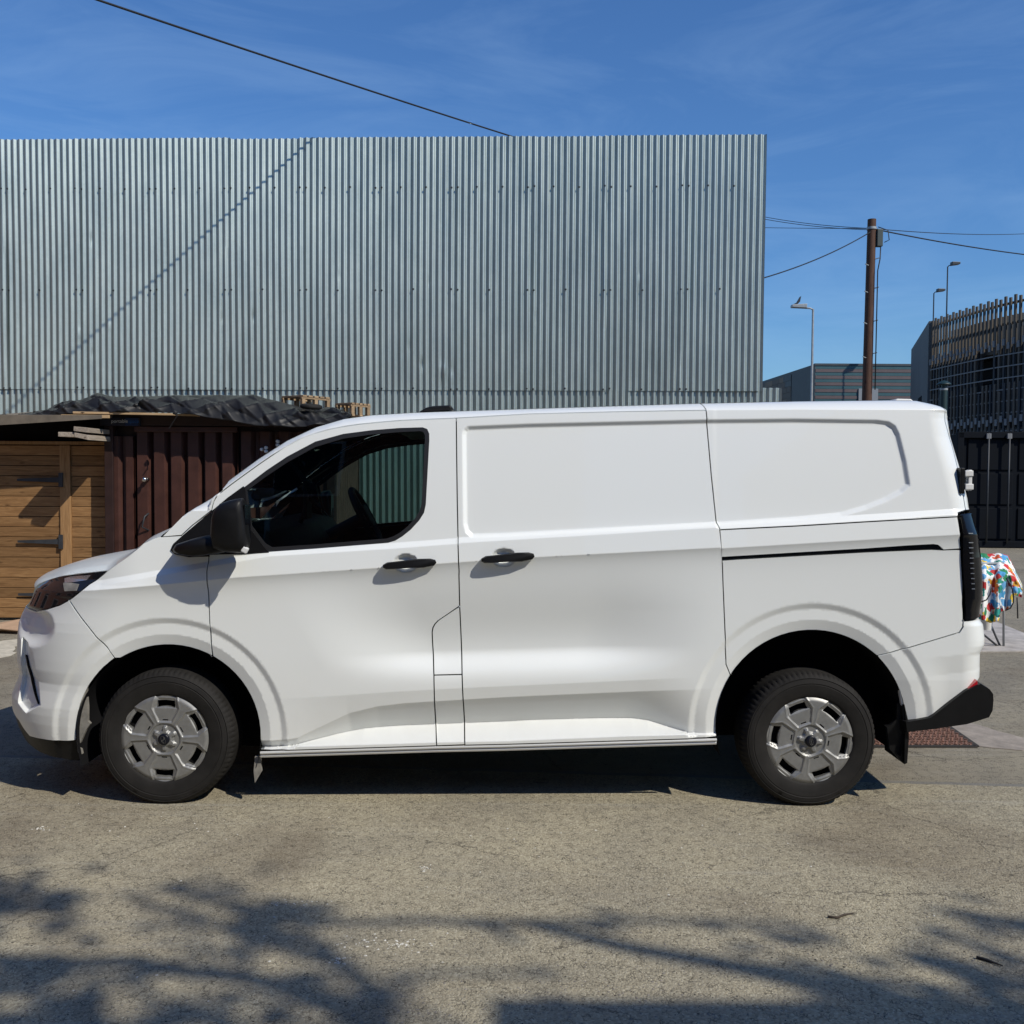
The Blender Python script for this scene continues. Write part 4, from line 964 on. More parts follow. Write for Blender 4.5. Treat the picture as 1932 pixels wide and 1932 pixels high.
M['cardboard'] = simple('cardboard', (0.42, 0.28, 0.18), 0.9, var=0.15)
M['brick'] = simple('boundary_brick', (0.22, 0.10, 0.07), 0.9, var=0.3, vscale=8)
M['bark'] = simple('bark', (0.06, 0.045, 0.032), 0.9, var=0.4, vscale=10)
M['leaf'] = simple('leaf', (0.05, 0.09, 0.022), 0.6, var=0.3)
M['stone'] = simple('grit', (0.22, 0.20, 0.17), 0.95, var=0.3, vscale=40)
M['crumb'] = simple('dark_crumb', (0.03, 0.026, 0.022), 0.95)
M['chalk'] = simple('chalk_chip', (0.62, 0.60, 0.53), 0.95)

# ---- corrugated steel wall, built sheet by sheet
WX1 = at(1441, 254, 12.2); wall_yaw = R(-2.0)
wall = empty('corrugated_wall', (WX1[0], WX1[1], 0), wall_yaw, 'tall galvanised corrugated steel wall behind the van with an upper and a lower row of sheets', 'wall')
PITCH_C = 0.0790; AMP = 0.0135; NCOR = 12; SW = PITCH_C * NCOR
dents = []
def wall_uv(X, Y):
    o = Vector((WX1[0], WX1[1], 0)); d = V3(ray(X, Y)); n = Vector((-math.sin(wall_yaw), math.cos(wall_yaw), 0)); t = (o - V3(CO)).dot(n) / d.dot(n)
    P = V3(CO) + d * t - o; return (P.dot(Vector((math.cos(wall_yaw), math.sin(wall_yaw), 0))), P.z)
z_top = (wall_uv(1441, 254)[1] + wall_uv(20, 264)[1]) / 2; z_mid = (wall_uv(1434, 737.5)[1] + wall_uv(20, 735)[1]) / 2
print('WALL', wall_uv(1441, 254), wall_uv(20, 264), wall_uv(1434, 737.5), wall_uv(20, 735))
for (X, Y, s, dp) in ((796, 686, 1.2, 0.012), (771, 655, .8, 0.008), (836, 699, 1.7, -0.016), (852, 697, 1.1, 0.012), (692, 650, .7, 0.008), (478, 596, 1.0, 0.012), (419, 600, .7, .008), (172, 451, 1.0, .01), (305, 625, .7, .008), (174, 667, .7, .008), (150, 630, .9, -.009), (535, 690, .6, .008), (1205, 528, 1.0, -.01), (810, 530, .8, .007), (640, 520, .6, .007), (208, 615, .8, -.008), (1010, 600, .6, .007), (620, 600, .6, .007)):
    u, z = wall_uv(X, Y); dents.append((u, z, s, dp))
def sheet(i, z0, z1, x0, yoff, seedk, partial=None):
    rnd = random.Random(seedk); n = NCOR * 10; us = np.linspace(0, SW + PITCH_C * 0.9, n + 10)
    zs = np.arange(z0, z1 + 0.001, (z1 - z0) / max(2, int((z1 - z0) / 0.05)))
    U, Z = np.meshgrid(us, zs)
    Xl = x0 + U
    Y = -AMP * np.cos(2 * math.pi * U / PITCH_C)
    Y = np.sign(Y) * AMP * np.abs(Y / AMP) ** 0.85
    amp = 0.004; ph = rnd.random() * 6
    Y = Y + yoff + 0.006 * np.sin(Z * 1.7 + ph) + rnd.uniform(-0.0015, 0.0015) - 0.0045 * U / SW
    for (u, z, s, dp) in dents:
        Y = Y + dp * np.exp(-((Xl - u) / (0.022 * s)) ** 2 - ((Z - z) / (0.045 * s)) ** 2)
    Xl = Xl + 0.003 * np.sin(Z * 1.3 + ph)
    ztop_j = rnd.uniform(-0.006, 0.006)
    G_ = [[(Xl[r, c], Y[r, c], Z[r, c] + ztop_j * (Z[r, c] - z0) / (z1 - z0)) for c in range(U.shape[1])] for r in range(U.shape[0])]
    o = MB().grid(G_).build('sheet', M['galv'], wall, smooth=True, fixn=False); return o
nsh = 13
for i in range(nsh):
    sheet(i, z_mid, z_top, -SW * (i + 1) - PITCH_C * 0.5, 0.0, 100 + i)
u_low, _ = wall_uv(1470, 740)
for i in range(nsh + 1):
    x0 = round((u_low - PITCH_C * 0.4) / PITCH_C) * PITCH_C - SW * (i + 1) - PITCH_C * 0.5
    sheet(i, 0.05, z_mid + 0.05, x0, 0.014, 300 + i)
sc_ = MB()
for row, Yp in ((0, 354), (1, 547), (2, 735)):
    z = z_mid + 0.02 if row == 2 else wall_uv(720, Yp)[1]
    for i in range(nsh):
        x0 = -SW * (i + 1) - PITCH_C * 0.5
        for k in ((0, 1, 4, 8) if row == 0 else (0, 1, 6)):
            x = x0 + PITCH_C * k + random.choice((0, 0)); sc_.lathe([(0, -0.016), (0.008, -0.014), (0.010, -0.008), (0.013, -0.007), (0.013, -0.003)], (x, -AMP, z + random.uniform(-0.008, 0.008)), 'y', 7)
tag(sc_.build('screws', M['iron'], wall), kind='stuff')
for k in range(7):
    MB().box((-0.3 - k * 1.9, 0.09, z_top / 2 - 0.1), (0.08, 0.08, z_top - 0.2)).build('post', M['steel'], wall)
for z in (0.6, 2.4, 4.0, 5.3):
    MB().box((-6, 0.048 + (0.03 if z < 2.5 else 0.0), z), (12, 0.03, 0.10)).build('rail', M['steel'], wall)

# ---- wooden shed
SD = 10.5
def sp(X, Y, d=SD): return at(X, Y, d)
shed = empty('wooden_shed', sp(40, 1172), 0, 'brown timber shed with boarded door and long black strap hinges', 'shed')
so = Vector(shed.location)
zb = 0.03; ztopb = sp(60, 840)[2]; nb = 17; bh_ = (ztopb - zb) / nb
xl = sp(-70, 900)[0]; xd = sp(114.5, 900)[0]; xp0 = sp(115.5, 900)[0]; xp1 = sp(135, 900)[0]; xr_ = sp(203, 900)[0]
def plank(x0, x1, z, hgt, parent, y=0.0):
    mb = MB(); mb.box((0, 0, 0), (x1 - x0, 0.022, hgt - 0.006), rx=R(random.uniform(2.0, 4.0)))
    o = mb.build('plank', M['plank'], parent, bevel=0.0025); o.location = Vector(((x0 + x1) / 2, SD + y + random.uniform(-.002, .002), z)) - so; return o
dr = empty('door', (0, 0, 0)); dr.parent = shed
for k in range(nb):
    z = zb + bh_ * (k + 0.5)
    plank(xl, xd, z, bh_, dr, -0.004); plank(xp1 + 0.002, xr_, z, bh_, shed, 0.0)
MB().box(Vector(((xp0 + xp1) / 2, SD - 0.012, (zb + ztopb) / 2)) - so, (xp1 - xp0, 0.05, ztopb - zb)).build('post', M['post'], shed, bevel=0.004)
MB().box(Vector(((xl + xr_) / 2, SD - 0.01, ztopb + 0.025)) - so, (xr_ - xl, 0.07, 0.035)).build('head_beam', M['post'], shed, bevel=0.004)
MB().box(Vector(((xl + xr_) / 2, SD + 0.06, (zb + ztopb) / 2 + 0.16)) - so, (xr_ - xl, 0.02, ztopb - zb + 0.32)).build('shade_board', M['void'], shed)  # black board standing for the deep shade under the roof
MB().box(Vector(((xl + xr_) / 2, SD + 0.9, 1.05)) - so, (xr_ - xl, 0.02, 2.1)).build('back_wall', M['plank'], shed)
MB().box(Vector((xr_ - 0.02, SD + 0.47, 1.0)) - so, (0.03, 0.82, 2.0)).build('side_wall', M['plank'], shed)
for (Yh, Xa) in ((905.5, 36), (1021.5, 37), (1121, 38)):
    h = MB(); z = sp(100, Yh)[2]; x0 = sp(Xa, Yh)[0]; x1 = sp(115, Yh)[0]; y = SD - 0.045
    h.prism([Vector((x0, y, z - 0.012)) - so, Vector((x1, y, z - 0.028)) - so, Vector((x1, y, z + 0.028)) - so, Vector((x0, y, z + 0.012)) - so], (0, 0.006, 0))
    h.box(Vector(((x1 + sp(122, Yh)[0]) / 2, y - 0.002, z)) - so, (sp(122, Yh)[0] - x1 + 0.004, 0.014, 0.15)); h.build('strap_hinge', M['iron'], dr)
# roof sheet of the shed leaning a little, its front edge overhanging
rf = MB(); a = [sp(-60, 786, 10.02), sp(0, 783, 10.02), sp(192, 783, 10.02), sp(192, 790, 10.02), sp(0, 802, 10.02), sp(-60, 806, 10.02)]
rf.prism([Vector(p) - so for p in (V3(q) for q in a)], (0, 1.2, 0.12)); rf.build('roof', simple('weathered_ply', (0.15, 0.125, 0.095), 0.85, var=0.3, vscale=6), shed)

# ---- sawn timbers pushed in above the shed
def beam(name, px, d0, length, lab, grp, mat, w_dir=(0.10, 1, 0.0)):
    P = [V3(at(X, Y, d0)) for X, Y in px]; b = empty if False else None
    mb = MB(); o0 = P[0].copy(); mb.prism([p - o0 for p in P], Vector(w_dir) * length); o = mb.build(name, mat, bevel=0.004); o.location = o0
    return tag(o, lab, 'timber', grp)
beam('sawn_timber', PX(Q6, (700, 512), (838, 527), (838, 573), (698, 556)), 9.88, 1.2, 'upper of two stacked grey sawn timbers sticking out above the shed', 'timbers above the shed', M['greywood'])
beam('sawn_timber', PX(Q6, (706, 572), (836, 596), (836, 642), (704, 612)), 9.86, 1.2, 'lower of two stacked grey sawn timbers sticking out above the shed', 'timbers above the shed', M['greywood'])
beam('sawn_timber', PX(Q6, (552, 565), (697, 568), (697, 614), (552, 609)), 9.90, 1.2, 'short grey timber end lying beside the two stacked sawn timbers', 'timbers above the shed', M['greywood'])

# ---- brown container
CD_ = 10.32
cx0 = at(203, 900, CD_)[0]; cx1 = at(632, 900, CD_)[0]; cz1 = at(400, 782, CD_)[2]
cont = empty('steel_container', ((cx0 + cx1) / 2, CD_, 0), 0, 'dark reddish brown steel container with ribbed front and chrome door knob beside the shed', 'container')
co_ = Vector(cont.location)
def cpart(name, c, d, mat, bev=0.006): return MB().box(Vector(c) - co_, d).build(name, mat, cont, bevel=bev)
def ribs(name, x0, x1, z0, z1, pitch, wtop, slope, depth, mat, y=CD_):
    xs = []; x = x0
    while x < x1 - 0.01:
        for (dx, dy) in ((0, 0), (wtop, 0), (wtop + slope, depth), (pitch - slope * 0.6, depth), (pitch, 0)):
            xs.append((min(x + dx, x1), y + dy))
        x += pitch
    G_ = [[Vector((a, b, z)) - co_ for a, b in xs] for z in (z0, z1)]
    return MB().grid(G_).build(name, mat, cont)
xdoor = at(259, 900, CD_)[0]; xdoor2 = at(445, 900, CD_)[0]
ribs('side_panel', cx0 + 0.03, xdoor - 0.03, 0.1, at(230, 823, CD_)[2], 0.157, 0.075, 0.035, 0.055, M['brown'], CD_ + 0.015)
ribs('door', xdoor, xdoor2 + 0.02, 0.12, at(300, 813, CD_)[2], 0.179, 0.105, 0.040, 0.075, M['brown'])
ribs('front_panel', xdoor2 + 0.05, cx1 - 0.04, 0.12, at(300, 813, CD_)[2], 0.20, 0.10, 0.04, 0.06, M['brown'], CD_ + 0.02)
cpart('door_rail', ((xdoor + xdoor2) / 2, CD_ - 0.004, at(300, 810, CD_)[2]), (xdoor2 - xdoor + 0.04, 0.04, 0.055), M['brown'])
cpart('top_rail', ((cx0 + cx1) / 2, CD_ + 0.03, cz1 - 0.06), (cx1 - cx0, 0.09, 0.12), M['browndark'])
cpart('bottom_rail', ((cx0 + cx1) / 2, CD_ + 0.03, 0.06), (cx1 - cx0, 0.10, 0.12), M['browndark'])
for x in (cx0 + 0.02, cx1 - 0.04): cpart('corner_post', (x, CD_ + 0.03, cz1 / 2), (0.09, 0.10, cz1 - 0.02), M['browndark'])
cpart('roof', ((cx0 + cx1) / 2, CD_ + 0.85, cz1 - 0.03), (cx1 - cx0, 1.62, 0.05), M['browndark'])
for x in (cx0 + 0.012,): cpart('side_wall', (x, CD_ + 0.85, cz1 / 2), (0.02, 1.6, cz1 - 0.1), M['browndark'])
ys = []; yy = CD_ + 0.08
while yy < CD_ + 1.62: ys += [(cx1 - 0.01, yy), (cx1 - 0.01, yy + 0.05), (cx1 - 0.045, yy + 0.075), (cx1 - 0.045, yy + 0.125)]; yy += 0.15
M['brownside'] = simple('container_side', (0.10, 0.055, 0.04), 0.6, var=0.3, vscale=5)
MB().grid([[Vector((a_, b_, z)) - co_ for a_, b_ in ys] for z in (0.1, cz1 - 0.08)]).build('side_panel', M['brownside'], cont)
cpart('back_wall', ((cx0 + cx1) / 2, CD_ + 1.66, cz1 / 2), (cx1 - cx0, 0.03, cz1 - 0.1), M['browndark'])
cpart('inner_lining', ((cx0 + cx1) / 2, CD_ + 0.13, cz1 / 2), (cx1 - cx0 - 0.1, 0.01, cz1 - 0.15), M['browndark'])
kp = V3(at(*Q6(1383, 1018), CD_ - 0.05)) - co_
MB().lathe([(0.0, -0.055), (0.018, -0.053), (0.027, -0.040), (0.027, -0.028), (0.016, -0.012), (0.012, 0.0), (0.022, 0.006), (0.022, 0.055)], kp, 'y', 18).build('door_knob', M['chrome'], cont, smooth=True)
hp_ = V3(at(275, 985, CD_ - 0.03)) - co_
MB().tube([hp_ + Vector((0.02, 0.03, 0.09)), hp_ + Vector((0, -0.03, 0.06)), hp_ + Vector((-0.03, -0.03, -0.05)), hp_ + Vector((0.02, 0.03, -0.09))], 0.009, 8).build('door_handle', M['iron'], cont, smooth=True)
for q in ((845, 660), (808, 675), (845, 692), (948, 604), (948, 636)):
    p = V3(at(*Q7(*q), CD_ - 0.02)) - co_; MB().lathe([(0, -0.014), (0.014, -0.012), (0.018, 0), (0.018, 0.06)], p, 'y', 10).build('bolt_cap', M['signwhite'], cont)
# name board
p0 = V3(at(*Q6(955, 430), CD_ - 0.035)); p1 = V3(at(*Q6(1335, 508), CD_ - 0.035)); pm = V3(at(*Q6(1062, 470), CD_ - 0.035))
bd = MB().box((p0 + p1) / 2 - co_ , (p1.x - p0.x, 0.02, p0.z - p1.z)).build('name_board', M['signboard'], cont)
pb0 = V3(at(*Q6(1215, 470), CD_ - 0.035)).x
MB().box(Vector(((pb0 + p1.x) / 2 - 0.02, CD_ - 0.0465, (p0.z + p1.z) / 2)) - co_, (p1.x - pb0 + 0.0, 0.002, p0.z - p1.z - 0.004)).build('blue_field', simple('sign_navy', (0.008, 0.03, 0.10), 0.4), bd)
tw = (at(*Q6(1325, 470), CD_ - .035)[0] - pm.x)
def lettering(body, mat, x, size, z):
    cu = bpy.data.curves.new('lettering', 'FONT'); cu.body = body; cu.size = size; cu.extrude = 0.0008
    t = text_mesh('lettering', cu, mat, bd); t.location = Vector((x, CD_ - 0.0485, z)) - co_; t.rotation_euler = (R(90), 0, 0)
    w = max(v.co.x for v in t.data.vertices); return t, w
szt = 0.075; zz = V3(at(*Q6(1100, 478), CD_ - .035)).z
t1, w1 = lettering('portable', M['signwhite'], pm.x, szt, zz); t2, w2 = lettering('space', M['signblue'], pm.x, szt, zz)
k_ = tw / (w1 + w2 + 0.006)
for t in (t1, t2): t.scale = (k_, k_, k_)
t2.location.x += (w1 + 0.006) * k_
pl = V3(at(*Q7(1028, 442), CD_ - 0.03)); MB().box(pl - co_, (0.155, 0.006, 0.048)).build('data_plate', M['slategrey'], cont)

# ---- battens along the edge, tarpaulin, pallets, worn tyre
def batten(q0, q1, d, th, lab):
    a = V3(at(*q0, d)); b = V3(at(*q1, d)); o = MB().bar((0, 0, 0), b - a, 0.03, th).build('batten', M['batten'], bevel=0.003); o.location = a
    return tag(o, lab, 'batten', 'battens under the tarpaulin')
batten(Q6(697, 381), Q6(1665, 399), 10.06, 0.022, 'pale planed batten lying on the container edge under the tarpaulin')
batten(Q6(1660, 400), Q6(1900, 409), 10.10, 0.02, 'darker end of batten under the tied corner of the tarpaulin')
batten(Q6(585, 414), Q6(1040, 420), 10.04, 0.032, 'thicker tan batten lying just below the pale planed one')
tx = np.array([-30, 0, 30, 60, 90, 105, 118, 135, 150, 168, 180, 186, 196, 210, 260, 330, 420, 480, 505, 525, 545, 575, 605, 630, 648, 664])
ttop = np.array([790, 787, 784, 780, 773, 763, 756, 755, 752, 747, 742, 741, 744, 747, 747, 745, 744, 745, 751, 756, 762, 768, 770, 768, 773, 781])
tbot = np.array([795, 793, 791, 788, 783, 781, 780, 779, 778, 777, 777, 777, 777, 777, 776, 777, 790, 801, 803, 804, 804, 803, 799, 797, 795, 788])
nu, nv = 240, 44; G_ = []
rng = np.random.RandomState(3); waves = [(rng.uniform(-1, 1), rng.uniform(2, 11), rng.uniform(-9, 9), rng.uniform(0, 6.28)) for _ in range(9)]
def crease(u, v):
    s = 0.0
    for i, (a, fx, fv, ph) in enumerate(waves):
        s += (1 - abs(math.sin(fx * u + fv * v + ph)) ** 0.35) * 1.5 / (1 + fx * 0.10) * (1 if a > -0.3 else -0.8)
    return s
for j in range(nv):
    v = j / (nv - 1); row = []
    for i in range(nu):
        X = -30 + (694) * i / (nu - 1); yt = np.interp(X, tx, ttop); yb = np.interp(X, tx, tbot)
        top = V3(at(X, yt, 10.42)); bot = V3(at(X, yb, 10.03)); back = V3(at(X, yt + 6, 11.75)); back.z = min(back.z, top.z) - 0.05; 
        if v < 0.35:
            t = v / 0.35; p = back.lerp(top, t)
        else:
            t = (v - 0.35) / 0.65; p = top.lerp(bot, t); p.y -= 0.10 * math.sin(t * math.pi) ; p.z += 0.03 * math.sin(t * math.pi)
        c = crease(p.x * 0.9, v); edge = math.sin(min(1, v / 0.35) * 1.57) if v < 0.35 else 1
        fall = 0.35 + 0.65 * math.sin(max(0, (v - 0.35) / 0.65) * 3.0) if v > 0.35 else 0.4
        p.y -= 0.050 * (c - 1.4) * fall; p.z += 0.016 * (c - 1.4) * fall
        row.append(p)
    G_.append(row)
tp = MB().grid([[p - Vector((-3.4, 10.5, 2.2)) for p in r] for r in G_]).build('tarpaulin', M['tarp'], smooth=True, fixn=False); tp.location = (-3.4, 10.5, 2.2)
sol = tp.modifiers.new('thickness', 'SOLIDIFY'); sol.thickness = 0.004; sol.offset = 0
tag(tp, 'crumpled black tarpaulin spread over the container and shed roofs', 'tarpaulin')
tl_ = MB(); ka = V3(at(*Q6(1665, 385), 9.98)); 
tl_.tube([ka, ka + Vector((0.03, -0.02, -0.03)), ka + Vector((-0.02, 0, -0.09)), ka + Vector((-0.07, 0.02, -0.16))], 0.006, 6); tl_.lathe([(0, -0.02), (0.022, -0.012), (0.026, 0.004), (0.014, 0.02), (0, 0.024)], ka, 'z', 10)
o = tl_.build('tie_cord', M['cable']); tag(o, 'black tie cord knotted round the battens above the name board', 'cord')
def pallet(corner, ang, lab, n_deck=5, W_=0.33, D_=0.42):
    corner = corner - Vector((W_ * math.cos(ang), W_ * math.sin(ang), 0))
    e = empty('pallet', corner, ang, lab, 'pallet', 'pallets on the container roof')
    for k in range(n_deck):
        y = D_ * (k + 0.5) / n_deck; MB().box((0, 0, 0), (W_, D_ / n_deck * 0.68, 0.02)).build('deck_board', M['palletwood'], e, bevel=0.002).location = (W_ / 2, y, 0.122)
    for x in (0.02, W_ - 0.02):
        MB().box((0, 0, 0), (0.03, D_, 0.018)).build('stringer', M['palletwood'], e).location = (x, D_ / 2, 0.102)
        for y in (0.03, D_ / 2, D_ - 0.03): MB().box((0, 0, 0), (0.035, 0.045, 0.082)).build('block', M['palletwood'], e, bevel=0.003).location = (x, y, 0.051)
    for y in (0.03, D_ / 2, D_ - 0.03): MB().box((0, 0, 0), (W_, 0.045, 0.018)).build('base_board', M['palletwood'], e).location = (W_ / 2, y, 0.001)
    return e
q = V3(at(*Q7(1165, 305), 10.42)); pallet(q, R(-35), 'pale wooden pallet on the container roof beside the worn tyre')
q = V3(at(*Q7(1598, 372), 10.42)); pallet(q, R(-35), 'wooden pallet at the end of the container roof past the tarpaulin', 5, 0.25, 0.30)
q = V3(at(*Q7(1245, 300), 10.2)); ty = MB().lathe([(0.055, -0.02), (0.085, -0.026), (0.11, -0.015), (0.115, 0), (0.11, 0.018), (0.085, 0.026), (0.055, 0.02), (0.052, 0), (0.055, -0.02)], (0, 0, 0), 'z', 28).build('worn_tyre', M['rubber'], smooth=True)
ty.location = q; ty.rotation_euler = (R(6), R(4), 0); tag(ty, 'small black tyre lying on the tarpaulin beside a pallet', 'tyre')

# ---- telegraph pole, its gear and the cables
TPD = 21.0
pt = V3(at(1645, 414, TPD)); pbx = V3(at(1635.5, 753, TPD))
lean = (pt.x - pbx.x) / (pt.z - pbx.z); base = Vector((pt.x - lean * pt.z, TPD, 0))
tpole = empty('telegraph_pole', base, 0, 'brown wooden telegraph pole with climbing steps and a grey box near its top', 'pole')
def pp(z, dx=0, dy=0): return Vector((lean * z + dx, dy, z))
MB().tube([pp(z) for z in np.linspace(0, pt.z, 14)], [0.118 - 0.030 * k / 13 for k in range(14)], 18).build('shaft', M['polewood'], tpole, smooth='auto')
for k, Yp in enumerate((490, 502, 545, 553, 607, 612, 668, 676)):
    z = at(1640, Yp, TPD)[2]; s = -1 if k % 2 else 1; MB().tube([pp(z, s * 0.07, -0.07), pp(z + 0.02, s * 0.15, -0.11)], 0.011, 6).build('step_iron', M['steel'], tpole)
zb_ = at(1650, 450, TPD)[2]; MB().box(pp(zb_, 0.155, -0.03), (0.12, 0.13, 0.36)).build('junction_box', simple('box_grey', (0.05, 0.065, 0.06), 0.5), tpole, bevel=0.012)
za = at(1640, 431, TPD)[2]; MB().lathe([(0.086, -0.025), (0.104, -0.025), (0.104, 0.025), (0.086, 0.025)], pp(za), 'z', 18).build('bracket', M['steel'], tpole)
MB().tube([pp(za + .02, 0.12, -0.05), pp(za - 0.05, 0.33, -0.05), pp(za - 0.25, 0.36, -0.05), pp(za - 0.3, 0.26, -0.05)], 0.010, 6).build('drop_loop', M['cable'], tpole, smooth=True)
MB().tube([pp(zb_ - 0.2, 0.18, -0.06), pp(zb_ - 0.45, 0.16, -0.10), pp(zb_ - 0.7, 0.11, -0.12), pp(zb_ - 3.2, 0.12, -0.13)], 0.012, 6).build('down_lead', M['cable'], tpole, smooth=True)
ptop = base + pp(za)
def cable(a, b, sag, r, lab, n=24, grp='overhead cables'):
    a = V3(a); b = V3(b); P = [a.lerp(b, t) - Vector((0, 0, sag * 4 * t * (1 - t))) - a for t in np.linspace(0, 1, n)]
    o = MB().tube(P, r, 6).build('overhead_cable', M['cable'], smooth=True); o.location = a; return tag(o, lab, 'cable', grp)
cable(ptop, at(1250, 352, 30), 0.25, 0.008, 'thin black cable rising from telegraph pole over the corrugated wall, uppermost')
cable(ptop + Vector((0, 0, -0.03)), at(1250, 357, 29), 0.25, 0.008, 'thin black cable rising from telegraph pole just under the uppermost one')
cable(ptop, at(1250, 422, 40), 0.05, 0.008, 'thin level black cable running from telegraph pole behind the corrugated wall')
cable(ptop + Vector((0, 0, -0.06)), at(1330, 551, 14.5), 0.15, 0.011, 'thick black cable dropping from telegraph pole towards the lower part of the wall')
cable(ptop, at(2080, 423, 40), 0.25, 0.009, 'thin nearly level cable running from telegraph pole towards the slatted car park')
cable(ptop, at(2080, 494, 26), 0.1, 0.014, 'thicker cable sloping down from telegraph pole towards the slatted car park')
# the cable overhead: it lies in the picture on one line and its shadow falls on the wall along another
def wallpt(X, Y):
    u, z = wall_uv(X, Y); return Vector((WX1[0] + u * math.cos(wall_yaw), WX1[1] + u * math.sin(wall_yaw), z))
n1 = V3(ray(210, 0)).cross(V3(ray(980, 258))).normalized()
s1, s2 = wallpt(580, 262), wallpt(62, 725); n2 = (s2 - s1).cross(V3(SUN_D)).normalized()
dl = n1.cross(n2).normalized(); o0 = V3(CO)
A_ = np.array([list(n1), list(n2), list(dl)]); rhs = np.array([n1.dot(o0), n2.dot(s1), 0.0]); p_on = Vector(np.linalg.solve(A_, rhs))
def on_line_at_px(X, Y):
    d = V3(ray(X, Y)); w0 = o0 - p_on; a = d.dot(d); b = d.dot(dl); c = 1.0; dd = d.dot(w0); e = dl.dot(w0); t = (a * e - b * dd) / (a * c - b * b); return p_on + dl * t
ca, cb_ = on_line_at_px(150, -20), on_line_at_px(985, 260)
print('CABLE', ca, cb_, 'van rz', math.degrees(van_rz), 'wheelbase', np.linalg.norm(Pr - Pf))
far_end = cb_ + (cb_ - ca) * 0.35; near_end = ca + (ca - cb_) * 0.5
cable(near_end, far_end, 0.05, 0.011, 'long black overhead cable slanting across the sky to the top of the corrugated wall', 60)

# ---- street lamps
def street_lamp(X, Ytop, d, mat, arm, lab, z0=0.0, r=0.07, head=0.55, up=0.12):
    t = V3(at(X, Ytop, d)); e = empty('street_lamp', (t.x, t.y, z0), 0, lab, 'street lamp')
    h = t.z - z0
    MB().tube([(0, 0, 0), (0, 0, h * 0.25), (0, 0, h * 0.26), (0, 0, h)], [r * 1.25, r * 1.25, r, r * 0.75], 10).build('column', mat, e, smooth='auto')
    MB().tube([(0, 0, h - 0.02), (arm * 0.10, 0, h + up * 0.5), (arm * 0.35, 0, h + up * 0.7)], r * 0.6, 8).build('arm', mat, e, smooth=True)
    hd_ = MB(); x0, x1 = arm * 0.25, arm * (0.25 + head)
    hd_.prism([(x0, -0.13, h + up * 0.45), (x1, -0.10, h + up * 1.0), (x1, -0.10, h + up * 1.0 + 0.10), (x0, -0.13, h + up * 0.45 + 0.16)], (0, 0.26, 0)); hd_.build('head', mat, e, bevel=0.02)
    return e
lmp = street_lamp(1534, 583, 36.7, M['steel'], -1.0, 'pale grey street lamp with flat head standing in front of the dark slate wing', 0, 0.052, 0.55, 0.05)
hh = lmp.location; fl_ = MB().prism([(-0.80, -0.05, 0), (-0.62, -0.05, 0.09), (-0.50, -0.05, 0.30), (-0.46, -0.05, 0.33), (-0.50, -0.05, 0.12), (-0.60, -0.05, 0.02)], (0, 0.1, 0)).build('upright_fin', M['darksteel'], lmp); fl_.location = (0, 0, V3(at(1534, 583, 36.7)).z + 0.14)
street_lamp(1788, 503, 44.0, M['darksteel'], 0.62, 'taller dark lamp rising behind the slatted car park', 5.0, 0.036, 0.6, 0.10)
street_lamp(1762, 553, 47.0, M['darksteel'], 0.60, 'shorter dark lamp rising behind the slatted car park corner', 5.0, 0.036, 0.6, 0.10)

# ---- striped building with a slate wing
SBD = 47.0
sx0 = at(1538, 700, SBD)[0]; sx1 = at(1740, 700, SBD)[0]; sz1 = at(1600, 687, SBD)[2]
sb = empty('striped_building', ((sx0 + sx1) / 2, SBD, 0), 0, 'low building clad in teal and mauve stripes with a dark slate wing', 'building')
sbo = Vector(sb.location)
hrow = 0.158; k = 0; z = sz1 - 0.08
MB().box(Vector(((sx0 + sx1) / 2, SBD + 4, sz1 / 2)) - sbo, (sx1 - sx0 - 0.1, 7.9, sz1 - 0.1)).build('wall', M['slate'], sb)
while z > 0.2:
    MB().box(Vector(((sx0 + sx1) / 2, SBD - 0.02 - (k % 2) * 0.015, z - hrow / 2)) - sbo, (sx1 - sx0, 0.06, hrow - 0.01)).build('cladding_strip', M['teal'] if k % 2 == 0 else M['mauve'], sb); z -= hrow; k += 1
MB().box(Vector(((sx0 + sx1) / 2, SBD, sz1 - 0.03)) - sbo, (sx1 - sx0 + 0.1, 0.16, 0.10)).build('parapet', M['slate'], sb)
wa = V3(at(1538, 686, SBD)); wb = V3(at(1400, 731, SBD * 1.28)); wb.z = wa.z
wd = Vector((wb.x - wa.x, wb.y - wa.y, 0)); ln = wd.length; wd.normalize()
def wingpt(t, z, o=0.0): return Vector((wa.x, wa.y, 0)) + wd * t + Vector((wd.y, -wd.x, 0)) * -o + Vector((0, 0, z)) - sbo
def wquad(name, t0, t1, z0, z1, o, mat):
    n = Vector((-wd.y, wd.x, 0)); n = n if n.y < 0 else -n
    P = [wingpt(t0, z0) + n * o, wingpt(t1, z0) + n * o, wingpt(t1, z1) + n * o, wingpt(t0, z1) + n * o]
    return MB().prism(P, -n * 0.12).build(name, mat, sb)
tmid = None
for t in np.linspace(0, ln, 200):
    if proj(wingpt(t, 6) + sbo)[0] < 1493: tmid = t; break
wquad('wing_wall', 0, ln, 0, sz1, 0.0, M['slate']); wquad('corner_trim', -0.05, 0.25, 0, sz1 + 0.01, 0.03, M['slate'])
zr = sz1 - 0.12; r_ = 0
while zr > 3.6:
    t = tmid - (0.35 if r_ % 2 else 0)
    t = tmid
    while t < ln - 0.1:
        w_ = random.choice((0.7, 1.0, 1.3)); wquad('panel', t, min(ln, t + w_ - 0.02), zr - 0.30, zr - 0.02, 0.02 + random.uniform(0, 0.01), random.choice((M['tan'], M['umber'], M['umber'], M['slate'])))
        t += w_
    zr -= 0.30; r_ += 1
